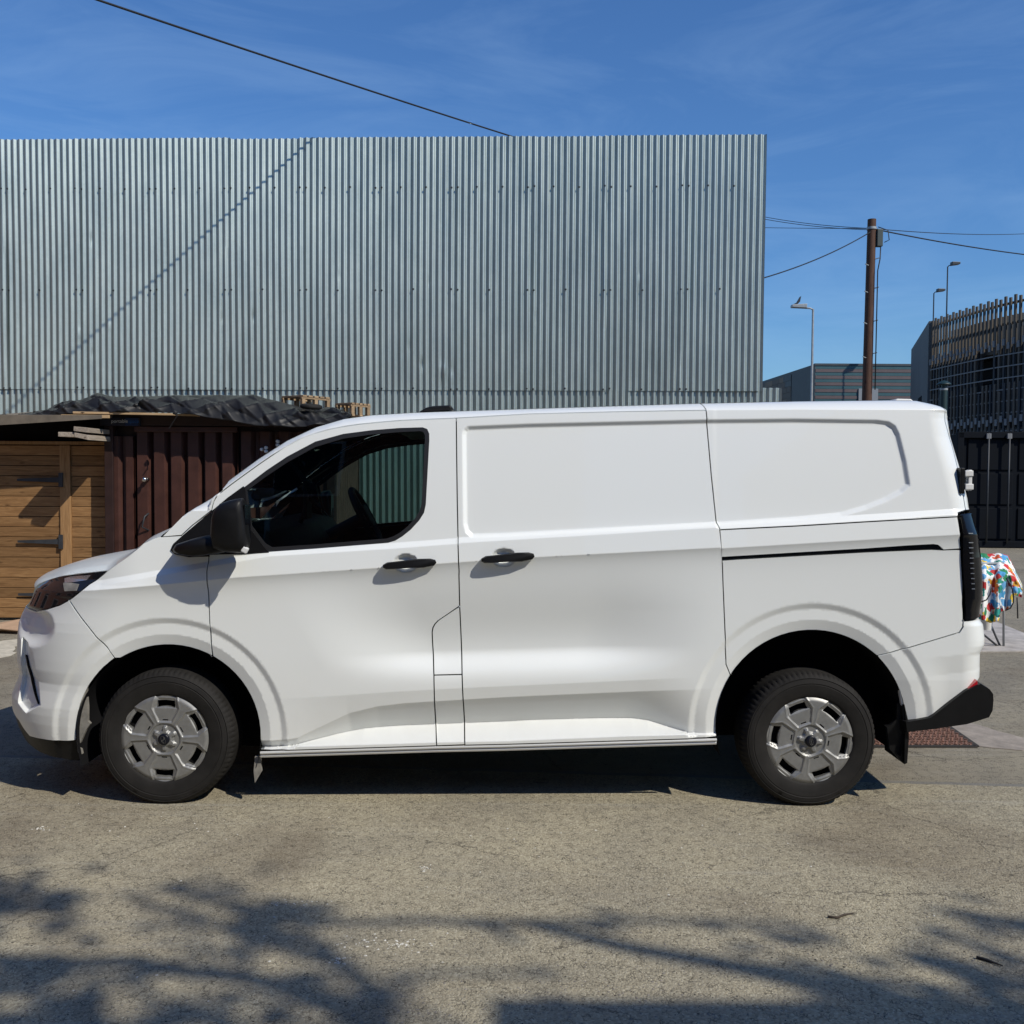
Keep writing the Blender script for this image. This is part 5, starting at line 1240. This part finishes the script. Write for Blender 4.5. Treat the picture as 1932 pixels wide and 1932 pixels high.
pn0 = V3(at(1620, 733, SBD - .1)); pn1 = V3(at(1656, 760, SBD - .1)); MB().box((pn0 + pn1) / 2 - sbo, (pn1.x - pn0.x, 0.05, pn0.z - pn1.z)).build('wall_panel', simple('pale_panel', (0.22, 0.24, 0.26), 0.6), sb)

# ---- slatted car park
CP = np.array([(17.1, 42.0), (14.59, 34.3), (14.64, 33.1), (14.75, 31.5), (14.88, 30.3), (15.17, 29.1), (15.75, 27.9), (16.6, 26.8)])
cpk = empty('slatted_car_park', (15.0, 31.0, 0), 0, 'multi-storey car park wrapped in a curved screen of dark upright slats', 'building')
cpo = Vector(cpk.location); ZT, ZM, ZL = 7.0, 5.62, 3.28
seg = CP[1:]; dd = np.r_[0, np.cumsum(np.hypot(*np.diff(seg, axis=0).T))]
def cpt(s): return np.array([np.interp(s, dd, seg[:, 0]), np.interp(s, dd, seg[:, 1])])
def cdir(s):
    a, b = cpt(max(0, s - 0.3)), cpt(min(dd[-1], s + 0.3)); v = b - a; return v / np.linalg.norm(v)
P0, P1 = CP[0], CP[1]; wv = P1 - P0; wl = np.hypot(*wv); wa_ = math.atan2(wv[1], wv[0]); mid_ = (P0 + P1) / 2
MB().box((mid_[0] - cpo.x, mid_[1] - cpo.y, ZT / 2), (wl, 0.3, ZT), rz=wa_).build('end_wall', M['concretewall'], cpk)
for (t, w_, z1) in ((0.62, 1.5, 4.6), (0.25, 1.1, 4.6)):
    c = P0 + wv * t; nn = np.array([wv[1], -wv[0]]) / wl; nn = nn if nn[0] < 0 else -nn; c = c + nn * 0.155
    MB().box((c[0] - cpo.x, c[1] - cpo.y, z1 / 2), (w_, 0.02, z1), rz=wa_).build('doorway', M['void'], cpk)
me_cache = {}
def slat(s, z0, z1, o, w_, mat, key):
    key = (key, round(z1 - z0, 2)); 
    if key not in me_cache: me_cache[key] = MB().box((0, 0, 0), (w_, 0.05, z1 - z0)).build('slat', mat, cpk).data; ob = [x for x in bpy.data.objects if x.data == me_cache[key]][0]
    else: ob = link('slat', me_cache[key], mat, cpk)
    p = cpt(s); d = cdir(s); n = np.array([d[1], -d[0]]); n = n if n[0] < 0 else -n
    ob.location = Vector((p[0] + n[0] * o, p[1] + n[1] * o, (z0 + z1) / 2)) - cpo; ob.rotation_euler = (0, 0, math.atan2(d[1], d[0])); return ob
s = 0.05; k = 0
while s < dd[-1] - 0.2:
    jt = random.choice((0, 0, 0.02))
    slat(s, ZM - 0.12 + (k % 2) * 0.12, ZT + (k % 2) * 0.06, 0.05, 0.085, M['slat'], 'a')
    rr_ = random.random()
    if not (3.1 < s < 3.75):
        slat(s, ZL, ZM, 0.06, 0.075, M['slat'] if k % 2 == 0 else M['slatdark'], 'b' if k % 2 == 0 else 'c')
        slat(s + 0.1025, ZL, ZM, -0.09, 0.10, M['slatdark'], 'h')
    slat(s + 0.10, 2.6, 4.45 if k % 5 else 4.2, 0.10, 0.075, M['slat'] if k % 3 else M['slatdark'], 'd' if k % 3 else 'e')
    slat(s + 0.10, ZM, ZT - 0.5, -0.10, 0.075, M['slatdark'], 'i')
    slat(s + 0.02, ZM - 0.16 + 0.12 * (k % 2), ZM + 0.04 + 0.12 * (k % 2), 0.11, 0.10, M['slategrey'], 'f'); slat(s + 0.02, ZL - 0.12 + 0.10 * (k % 2), ZL + 0.08 + 0.10 * (k % 2), 0.13, 0.10, M['slategrey'], 'g')
    s += 0.205; k += 1
def rail(z, o, h, name='rail', mat=None, t=0.05):
    mb = MB(); ss = np.linspace(0, dd[-1], 30)
    G_ = []
    for dz in (-h / 2, h / 2):
        G_.append([Vector((*(cpt(q) + np.array([-1, 0]) * o), z + dz)) - cpo for q in ss])
    ob = mb.grid(G_).build(name, mat or M['slat'], cpk); m_ = ob.modifiers.new('t', 'SOLIDIFY'); m_.thickness = t; return ob
for z in (6.85, 6.25): rail(z, -0.02, 0.07)
for z in (5.3, 4.95, 4.6, 4.25, 3.9, 3.55, 3.0): rail(z, 0.09, 0.035, 'rail', M['slategrey'], 0.03)
rail(6.05, -0.6, 0.35, 'barrier', M['slatdark'], 0.1)
inner_pts = [(p[0] + 3.5, p[1] + 1.0) for p in seg]
for z in (5.45, 2.75):
    V = [Vector((p[0] + 0.25, p[1], z)) - cpo for p in seg] + [Vector((p[0] + 16, p[1] + 6, z)) - cpo for p in seg[::-1]]
    MB().prism(V, (0, 0, 0.35)).build('deck', M['concretewall'], cpk)
for q in np.arange(0.6, dd[-1], 2.6):
    p = cpt(q); MB().box((p[0] + 1.6 - cpo.x, p[1] + 0.4 - cpo.y, 2.7), (0.4, 0.4, 5.4)).build('column', M['concretewall'], cpk)
V = [Vector((p[0] + 2.6, p[1] + 0.5, 0)) - cpo for p in [(15.2, 43.0), (21.5, 30), (21.5, 20)]]; MB().grid([V, [v + Vector((0, 0, 5.5)) for v in V]]).build('dark_backing', M['void'], cpk)  # black sheet in place of the dim interior, keeping the sky out

# ---- dark container, lamp bollard
NCD = 22.0
nx0 = at(1812, 900, NCD)[0]; nz1 = at(1860, 815, NCD)[2]
nc = empty('navy_container', (nx0 + 3, NCD, 0), R(-4), 'dark navy steel container with locking bars in front of the slatted car park', 'container')
MB().box((0, 1.3, nz1 / 2), (6.0, 2.5, nz1 - 0.1)).build('body', M['navy'], nc)
for x in (-2.94, 2.94): MB().box((x, 0.02, nz1 / 2), (0.14, 0.16, nz1)).build('corner_post', M['navy'], nc, bevel=0.01)
for z in (0.08, nz1 - 0.06): MB().box((0, 0.01, z), (6.0, 0.14, 0.14)).build('rail', M['navy'], nc, bevel=0.01)
for k in range(5):
    x0 = -2.78 + k * 1.12
    for r in range(3): MB().box((x0 + 0.53, 0.035, 0.55 + r * 0.78), (1.0, 0.03, 0.70)).build('panel', M['navy'], nc, bevel=0.012)
for X in (1867, 1905):
    x = at(X, 900, NCD)[0] - nc.location.x; MB().tube([(x, -0.09, 0.12), (x, -0.09, nz1 - 0.02)], 0.022, 8).build('locking_bar', M['iron'], nc, smooth=True)
    MB().box((x, -0.08, nz1 - 0.09), (0.10, 0.06, 0.12)).build('bar_keeper', M['slategrey'], nc, bevel=0.01)
bp_ = V3(at(1781, 722, 20.5)); lb = empty('lamp_bollard', (bp_.x, bp_.y, 0), 0, 'dark green lamp bollard with shallow conical cap in front of the slat screen', 'lamp')
M['green'] = simple('dark_green', (0.008, 0.028, 0.028), 0.5)
MB().tube([(0, 0, 0), (0, 0, bp_.z - 0.12)], 0.075, 14).build('column', M['green'], lb, smooth='auto'); MB().lathe([(0.075, bp_.z - 0.16), (0.078, bp_.z - 0.15), (0.078, bp_.z - 0.12)], axis='z', n=16).build('band', M['steel'], lb)
MB().lathe([(0.0, bp_.z + 0.05), (0.06, bp_.z + 0.03), (0.14, bp_.z - 0.02), (0.145, bp_.z - 0.04), (0.05, bp_.z - 0.04), (0.05, bp_.z - 0.12)], axis='z', n=18).build('cap', M['green'], lb, smooth='auto')

# ---- camping chair with a splash-printed cloth, white can
def splash_mat():
    m, t, b, l = newmat('splash_print'); N = t.nodes.new; tc = N('ShaderNodeTexCoord')
    nn = N('ShaderNodeTexNoise'); nn.inputs['Scale'].default_value = 22; nn.inputs['Detail'].default_value = 5; l(tc.outputs['Object'], nn.inputs['Vector'])
    mxv = N('ShaderNodeMix'); mxv.data_type = 'RGBA'; mxv.inputs[0].default_value = 0.075; l(tc.outputs['Object'], mxv.inputs[6]); l(nn.outputs['Color'], mxv.inputs[7])
    v = N('ShaderNodeTexVoronoi'); v.inputs['Scale'].default_value = 15; l(mxv.outputs[2], v.inputs['Vector'])
    sp_ = N('ShaderNodeSeparateColor'); l(v.outputs['Color'], sp_.inputs[0])
    r = N('ShaderNodeValToRGB'); r.color_ramp.interpolation = 'CONSTANT'; e = r.color_ramp.elements
    cols = [(0.40, 0.02, 0.02), (0.55, 0.03, 0.03), (0.02, 0.20, 0.08), (0.02, 0.25, 0.18), (0.60, 0.30, 0.03), (0.06, 0.30, 0.55), (0.78, 0.78, 0.76), (0.60, 0.10, 0.03), (0.02, 0.28, 0.24), (0.80, 0.55, 0.05), (0.12, 0.35, 0.6)]
    e[0].color = (*cols[0], 1); e[1].position = 1 / len(cols); e[1].color = (*cols[1], 1)
    for i, c in enumerate(cols[2:], 2): q = e.new(i / len(cols)); q.color = (*c, 1)
    l(sp_.outputs[0], r.inputs['Fac'])
    gt = N('ShaderNodeMath'); gt.operation = 'LESS_THAN'; gt.inputs[1].default_value = 0.58; l(v.outputs['Distance'], gt.inputs[0])
    mx2 = N('ShaderNodeMix'); mx2.data_type = 'RGBA'; mx2.inputs[6].default_value = (0.78, 0.78, 0.76, 1); l(gt.outputs[0], mx2.inputs[0]); l(r.outputs[0], mx2.inputs[7]); l(mx2.outputs[2], b.inputs['Base Color']); b.inputs['Roughness'].default_value = 0.8
    return m
M['splash'] = splash_mat()
CHD = 9.25
cho = V3(gp(1885, 1221)); CHD = cho.y
chair = empty('camping_chair', cho, 0, 'folding camping chair frame standing on the pale concrete pad', 'chair')
def cp_(X, Y, dy=0): return V3(at(X, Y, CHD + dy)) - cho
MB().tube([cp_(*Q9(637, 1730)), cp_(*Q9(637, 1120))], 0.011, 8).build('leg', M['steel'], chair, smooth=True)
MB().tube([cp_(*Q9(620, 1728)), cp_(*Q9(520, 1500), 0.25)], 0.010, 8).build('leg', M['iron'], chair, smooth=True)
MB().tube([cp_(*Q9(614, 1726), 0.03), cp_(*Q9(460, 1600), -0.1), cp_(*Q9(380, 1520), -0.1)], 0.010, 8).build('leg', M['iron'], chair, smooth=True)
MB().tube([cp_(*Q9(470, 1545), 0.3), cp_(*Q9(350, 1730), 0.0)], 0.010, 8).build('leg', M['iron'], chair, smooth=True)
MB().tube([cp_(*Q9(345, 1728), 0.0), cp_(*Q9(345, 1120), 0)], 0.011, 8).build('leg', M['steel'], chair, smooth=True)
MB().tube([cp_(*Q9(637, 1120)), cp_(*Q9(345, 1120))], 0.011, 8).build('back_bar', M['steel'], chair, smooth=True)
pf = MB(); 
for q in ((637, 1732), (618, 1730), (345, 1730)): pf.box(cp_(*Q9(*q)) + Vector((0, 0, 0.006)), (0.03, 0.03, 0.02))
pf.build('foot', M['iron'], chair)
# cloth: draped over the bar, front fall and back fall
cx_l, cx_r = 330, 700
G_ = []; nu, nv = 60, 60
topY = lambda X: np.interp(X, [330, 455, 520, 600, 665, 700, 770], [1050, 1042, 1052, 1046, 1062, 1130, 1280])
botY = lambda X: np.interp(X, [330, 455, 540, 600, 615, 650, 700, 712, 735, 770], [1500, 1512, 1545, 1532, 1465, 1455, 1420, 1340, 1352, 1366])
for j in range(nv):
    v = j / (nv - 1); row = []
    for i in range(nu):
        Xq = cx_l + (768 - cx_l) * i / (nu - 1); t_, b_ = topY(Xq), botY(Xq)
        if v < 0.25: Yq = t_ + (b_ - t_) * (0.6 * (1 - v / 0.25)); dy = 0.16 + 0.10 * (1 - v / 0.25)
        else: w = (v - 0.25) / 0.75; Yq = t_ + (b_ - t_) * w; dy = 0.16 - 0.30 * min(1, w * 3) - 0.05 * w
        fold = 0.030 * math.sin(Xq * 0.058 + 1.5 * v) + 0.016 * math.sin(Xq * 0.13 + 3 * v + 1) + 0.012 * math.sin(v * 17 + Xq * 0.03)
        p = cp_(*Q9(Xq, Yq), dy + fold * min(1, 0.25 + 2 * abs(v - 0.25))); row.append(p)
    G_.append(row)
cl = MB().grid(G_).build('printed_cloth', M['splash'], smooth=True, fixn=False); cl.location = cho
m_ = cl.modifiers.new('t', 'SOLIDIFY'); m_.thickness = 0.004
tag(cl, 'white cloth printed with bright paint splashes draped over the camping chair', 'cloth')
st = MB(); st.tube([cp_(*Q9(*q), -0.26) for q in ((655, 1225), (690, 1275), (708, 1340), (706, 1400), (685, 1440), (650, 1455))], 0.006, 6); st.build('trim_cord', M['cable'], cl, smooth=True)
st = MB(); st.tube([cp_(*Q9(*q), -0.26) for q in ((550, 1295), (540, 1340), (515, 1380), (478, 1395))], 0.006, 6); st.build('trim_cord', M['cable'], cl, smooth=True)
st = MB(); st.tube([cp_(*Q9(*q), -0.2) for q in ((733, 1362), (736, 1430), (738, 1512))], 0.006, 6); st.build('hanging_strap', M['cable'], cl, smooth=True)
cn = V3(gp(1860, 1213)); can_s = 1
ca_ = empty('white_tub', V3(at(*Q9(513, 1678), CHD + 0.1)), 0, 'white plastic tub hanging beside the camping chair leg', 'tub')
MB().lathe([(0.0, 0.0), (0.048, 0.0), (0.054, 0.10), (0.060, 0.15), (0.064, 0.15), (0.064, 0.175), (0.0, 0.175)], axis='z', n=22).build('body', M['white_plastic'], ca_, smooth='auto')
MB().tube([(-0.058, 0, 0.15), (-0.05, -0.02, 0.23), (0.02, -0.02, 0.24), (0.058, 0, 0.15)], 0.004, 6).build('handle', M['iron'], ca_, smooth=True)
ca_.location.z = max(ca_.location.z, 0.15)

# ---- ground details
def sheet_on_ground(name, px, z, mat, lab=None, cat=None, kind=None, thick=None, jag=0.0):
    P = [V3(gp(X, Y, z)) for X, Y in px]
    if jag:
        Q = []
        for i in range(len(P)):
            a, b = P[i], P[(i + 1) % len(P)]; m = max(1, int((b - a).length / 0.08))
            for k in range(m): q = a.lerp(b, k / m); Q.append(q + Vector((random.uniform(-jag, jag), random.uniform(-jag, jag), 0)))
        P = Q
    o0 = sum(P, Vector()) / len(P); mb = MB(); mb.prism([p - o0 - Vector((0, 0, thick or 0.004)) for p in P], (0, 0, thick or 0.004)); o = mb.build(name, mat); o.location = o0
    return tag(o, lab, cat, None, kind)
sheet_on_ground('concrete_pad', [(1700, 1229), (2050, 1227), (2050, 1216), (1932, 1194), (1868, 1168), (1700, 1150)], 0.012, M['pad'], kind='structure', thick=0.02)
mp_ = [V3(gp(*q, 0.008)) for q in ((1560, 1407), (1842, 1407), (1776, 1361), (1560, 1359))]
plate = empty('inspection_cover', (mp_[0] + mp_[1] + mp_[2] + mp_[3]) / 4, 0, 'rusty square iron inspection cover with raised studs set into the asphalt', 'cover')
po = Vector(plate.location); MB().prism([p - po - Vector((0, 0, 0.012)) for p in mp_], (0, 0, 0.012)).build('plate', M['rust'], plate)
fr_ = MB()
for i in range(4):
    a, b = mp_[i] - po, mp_[(i + 1) % 4] - po; fr_.bar(a - Vector((0, 0, 0.004)), b - Vector((0, 0, 0.004)), 0.035, 0.010)
fr_.build('frame', M['crumb'], plate)
stud = MB(); a, b, c, d = mp_
for i in range(30):
    for j in range(16):
        u = (i + 0.5 + (j % 2) * 0.5) / 30.5; v = (j + 0.5) / 16; p = (a.lerp(b, u)).lerp(d.lerp(c, u), v) - po
        an_ = 0.6 if (i + j) % 2 else -0.6; stud.box(p + Vector((0, 0, 0.002)), (0.020, 0.010, 0.008), rz=an_)
tag(stud.build('studs', M['rust'], plate), kind='stuff')
pit_ = MB()
for i in range(30):
    for j in range(16):
        u = (i + 0.98 + (j % 2) * 0.5) / 30.5; v = (j + 0.5) / 16
        if u < 0.99 and (i * 7 + j * 3) % 4: p = (a.lerp(b, u)).lerp(d.lerp(c, u), v) - po; pit_.box(p + Vector((0, 0, 0.0005)), (0.014, 0.009, 0.002), rz=0.3)
tag(pit_.build('dark_flecks', M['crumb'], plate), kind='stuff')  # dark flecks set between the studs
sheet_on_ground('cover_surround', [(1776, 1361), (1842, 1407), (1932, 1416), (2000, 1400), (1932, 1392), (1860, 1372), (1800, 1356)], 0.004, M['pad'], kind='structure', jag=0.015)
bpy.data.objects['cover_surround'].data.materials[0] = simple('mortar', (0.27, 0.235, 0.20), 0.95, var=0.3, vscale=9, bump=0.3, bscale=60)
sheet_on_ground('spilt_plaster', [(-40, 1212), (34, 1206), (30, 1232), (22, 1238), (-40, 1246)], 0.005, M['plaster'], 'pale patch of spilt plaster on the ground near the shed', 'patch', jag=0.03)
cb2 = [V3(gp(X, Y, 0.0)) for X, Y in ((-60, 1190), (45, 1186), (50, 1198), (-20, 1196))]; o0 = cb2[0]
crd = MB(); crd.prism([cb2[0] - o0 + Vector((0, 0, 0.02)), cb2[3] - o0 + Vector((0.0, 0, 0.06)), cb2[2] - o0 + Vector((0, 0, 0.03)), cb2[1] - o0 + Vector((0, 0, 0.10))], (0, 0, 0.006)); o = crd.build('cardboard_sheet', M['cardboard']); o.location = o0; tag(o, 'flattened bent cardboard sheet lying on the ground by the shed', 'cardboard')
# twigs
def twig(px, lab, r=0.004, mat=None):
    P = [V3(gp(X, Y, 0.006)) for X, Y in px]; o = MB().tube([p - P[0] for p in P], [r] * (len(P) - 1) + [r * 0.4], 6).build('twig', mat or M['bark'], smooth=True); o.location = P[0]; tag(o, lab, 'twig')
twig([(1562, 1729), (1580, 1731), (1592, 1726), (1612, 1722)], 'thin brown twig lying on the sunlit asphalt')
twig([(1842, 1806), (1862, 1811), (1892, 1822)], 'dark slim stick lying at the edge of the tree shadow', 0.005, M['cable'])
# grit and crumbs
def scatter(name, n, mat, rmin, rmax, ylo, yhi, seed, pxs=None):
    rng = random.Random(seed); mb = MB()
    for k in range(n):
        if pxs:
            X, Y, sx, sy = rng.choice(pxs); X += rng.gauss(0, sx); Y += rng.gauss(0, sy)
        else: X = rng.uniform(-30, 1960); Y = ylo + (yhi - ylo) * rng.random() ** 0.8
        p = gp(X, Y); r = rng.uniform(rmin, rmax); a = rng.uniform(0, 6.28); V = []
        for i in range(5): V.append((p[0] + r * math.cos(a + i * 1.26) * rng.uniform(.6, 1.2), p[1] + r * math.sin(a + i * 1.26) * rng.uniform(.6, 1.2), 0.0005))
        V.append((p[0] + rng.uniform(-.3, .3) * r, p[1], r * rng.uniform(0.35, 0.8))); mb.add(V, [(i, (i + 1) % 5, 5) for i in range(5)])
    tag(mb.build(name, mat, fixn=False), kind='stuff')
scatter('grit', 1500, M['stone'], 0.002, 0.006, 1500, 1932, 1)
scatter('dark_crumbs', 600, M['crumb'], 0.0012, 0.0042, 1500, 1932, 2)
scatter('chalk_chips', 230, M['chalk'], 0.0015, 0.006, 0, 0, 3, [(700, 1778, 30, 9), (760, 1780, 12, 4), (640, 1812, 14, 5), (720, 1790, 60, 14), (575, 1705, 40, 4), (75, 1563, 12, 2), (800, 1640, 8, 3), (300, 1560, 140, 12), (1200, 1600, 300, 60), (400, 1700, 300, 90)])

# ---- behind the camera: a street tree and an added brick building whose shade reaches into the picture
def lift(X, Y, h):
    g_ = V3(gp(X, Y)); return g_ - V3(SUN_D) * (h / -SUN_D[2])
tree = empty('street_tree', (8.2, -4.6, 0), 0, 'young leafy street tree whose shade falls on the asphalt before the van', 'tree')
to = Vector(tree.location); tk = MB()
H1 = 4.6
tk.tube([(0, 0, 0), (0.05, 0.1, 1.5), (-0.05, 0.25, 3.0), (-0.3, 0.6, 4.4), (-0.6, 0.9, 6.6), (-0.8, 1.1, 9.5)], [0.17, 0.14, 0.12, 0.10, 0.06, 0.02], 10); tk.build('trunk', M['bark'], tree, smooth=True)
leafV = MB()
def limb(px, h0, h1, r0, r1, start=None, leaves=0, spread=0.16):
    P = [lift(X, Y, h0 + 2.0 + (h1 - h0) * i / max(1, len(px) - 1)) - to for i, (X, Y) in enumerate(px)]
    if start is not None: P = [start] + P
    n = len(P); Q = []
    for i in range(n - 1):
        for t in (0, 0.5): Q.append(P[i].lerp(P[i + 1], t) + Vector((random.uniform(-1, 1), random.uniform(-1, 1), random.uniform(-1, 1))) * 0.015)
    Q.append(P[-1]); MB().tube(Q, [r0 + (r1 - r0) * i / (len(Q) - 1) for i in range(len(Q))], 7).build('limb', M['bark'], tree, smooth=True)
    for k in range(int(leaves * 0.45)): leafat(random.choice(Q[len(Q) // 3:]), spread)
def leafat(p, spread, size=0.075):
    c = p + Vector((random.gauss(0, spread), random.gauss(0, spread), random.gauss(0, spread))); a = Vector((random.gauss(0, 1), random.gauss(0, 1), random.gauss(0, 1))).normalized(); b = a.orthogonal().normalized(); s = size * random.uniform(0.6, 1.3)
    leafV.add([c - a * s, c + b * s * 0.5, c + a * s, c - b * s * 0.5], [(0, 1, 2, 3)])
T0 = Vector((-0.5, 0.8, 5.4)); T1 = Vector((-0.3, 0.6, 4.4))
limb([(1932, 1945), (1800, 1905), (1500, 1850), (1200, 1788), (980, 1736)], 4.2, 5.0, 0.085, 0.035, T0, 20)
limb([(1900, 1935), (1700, 1880), (1500, 1838), (1390, 1815)], 4.3, 4.8, 0.05, 0.02, T0, 60, 0.12)
limb([(1100, 2150), (720, 1940), (580, 1880), (450, 1838), (250, 1818), (0, 1812), (-100, 1808)], 4.0, 4.8, 0.06, 0.03, T1, 25)
limb([(450, 1838), (480, 1790), (520, 1740), (600, 1728)], 4.6, 5.2, 0.022, 0.01, None, 90, 0.10)
limb([(420, 1840), (370, 1770), (340, 1710), (420, 1672)], 4.6, 5.2, 0.018, 0.008, None, 80, 0.09)
limb([(600, 1738), (800, 1738), (970, 1742), (1130, 1740), (1500, 1742), (1530, 1770)], 5.2, 5.3, 0.024, 0.016, None, 20, 0.05)  # limb stands in for an unseen lamp or sign frame casting straight shade
limb([(740, 1990), (745, 1880), (770, 1845), (860, 1838), (1060, 1836)], 5.0, 5.4, 0.026, 0.014, None, 10, 0.06)  # also a stand-in, bent to cast the angular shade of that frame
limb([(-300, 1760), (-120, 1720), (20, 1700)], 5.0, 5.2, 0.05, 0.015, None, 160, 0.14)
limb([(-300, 1960), (-60, 1930), (120, 1900)], 4.8, 5.0, 0.05, 0.015, None, 200, 0.16)
for (X, Y, n_, s_) in ((40, 1700, 90, 0.10), (10, 1860, 160, 0.16), (330, 1950, 160, 0.14), (150, 1945, 120, .12), (600, 1925, 60, 0.10), (1880, 1850, 130, 0.13), (1930, 1790, 120, 0.16), (1800, 1925, 160, 0.15), (1600, 1880, 50, .08), (510, 1735, 70, .08), (640, 1830, 40, .07)):
    p = lift(X, Y, 7.0) - to
    for k in range(int(n_ * 0.45)): leafat(p, s_)
# upper crown, well out of the picture
for k in range(5000):
    a = random.uniform(0, 6.28); r = 1.9 * random.random() ** 0.6; leafat(Vector((1.0 + r * math.cos(a), -1.6 + r * math.sin(a), 8.4 + random.gauss(0, 0.9))), 0.15, 0.07)
cr_ = leafV.build('crown', M['leaf'], tree, fixn=False); cr_['kind'] = 'stuff'
c0 = lift(925, 1884, 5.4)
bld = empty('shade_building', (c0.x, c0.y, 0), 0, 'unseen flat-roofed brick building added to cast the broad shade on the asphalt', 'building')  # unseen, added so that its edge throws the foreground shade
MB().box((7.0, -4.0, 2.7), (14.0, 8.0, 5.4)).build('wall', M['brick'], bld)
MB().box((7.0, -4.0, 5.45), (13.9, 7.9, 0.02)).build('roof', M['slate'], bld)
for k in range(6):
    for z in (1.5, 3.9):
        f = MB().box((1.5 + 2.2 * k, 0.01, z), (1.1, 0.06, 1.3)).build('window', M['signwhite'], bld); MB().box((1.5 + 2.2 * k, 0.045, z), (0.98, 0.02, 1.18)).build('pane', M['gloss_black'], f)

ter = empty('sky_blocker_terrace', (-8.0, -4.5, 0), 0, 'unseen long brick terrace with slate roof added to cut the sky light on the van', 'building')  # unseen, added to hold back sky fill and give the van dark reflections
MB().box((0, -4.0, 3.3), (18.0, 8.0, 6.6)).build('wall', M['brick'], ter); MB().prism([(-9.2, 0.4, 6.5), (-9.2, -8.4, 6.5), (-9.2, -4.0, 9.0)], (18.4, 0, 0)).build('roof', M['slate'], ter)
for k in range(7):
    for z in (1.5, 4.6):
        f = MB().box((-7.6 + 2.5 * k, 0.01, z), (1.1, 0.06, 1.4)).build('window', M['signwhite'], ter); MB().box((-7.6 + 2.5 * k, 0.045, z), (0.98, 0.02, 1.28)).build('pane', M['gloss_black'], f)

wsd = empty('reflected_workshop', (-13.0, 4.0, 0), 0, 'unseen tall brick workshop added past the van nose to darken its reflections', 'building')  # unseen, added for paint and steel to mirror and to trim sky fill
MB().box((-3.0, 0, 4.0), (6.0, 24.0, 8.0)).build('wall', M['brick'], wsd); MB().box((-3.0, 0, 8.05), (6.2, 24.2, 0.12)).build('parapet', M['slate'], wsd)
for k in range(7):
    for z in (1.6, 5.0):
        f = MB().box((0.01, -10 + 3.3 * k, z), (0.06, 1.3, 1.5)).build('window', M['signwhite'], wsd); MB().box((0.045, -10 + 3.3 * k, z), (0.02, 1.18, 1.38)).build('pane', M['gloss_black'], f)

p = cpt(3.4); MB().box((p[0] + 1.2 - cpo.x, p[1] + 1.6 - cpo.y, 2.7), (0.9, 1.6, 5.4)).build('sky_gap_block', M['slatdark'], cpk)  # dark box added to cover bright sky showing between the slats
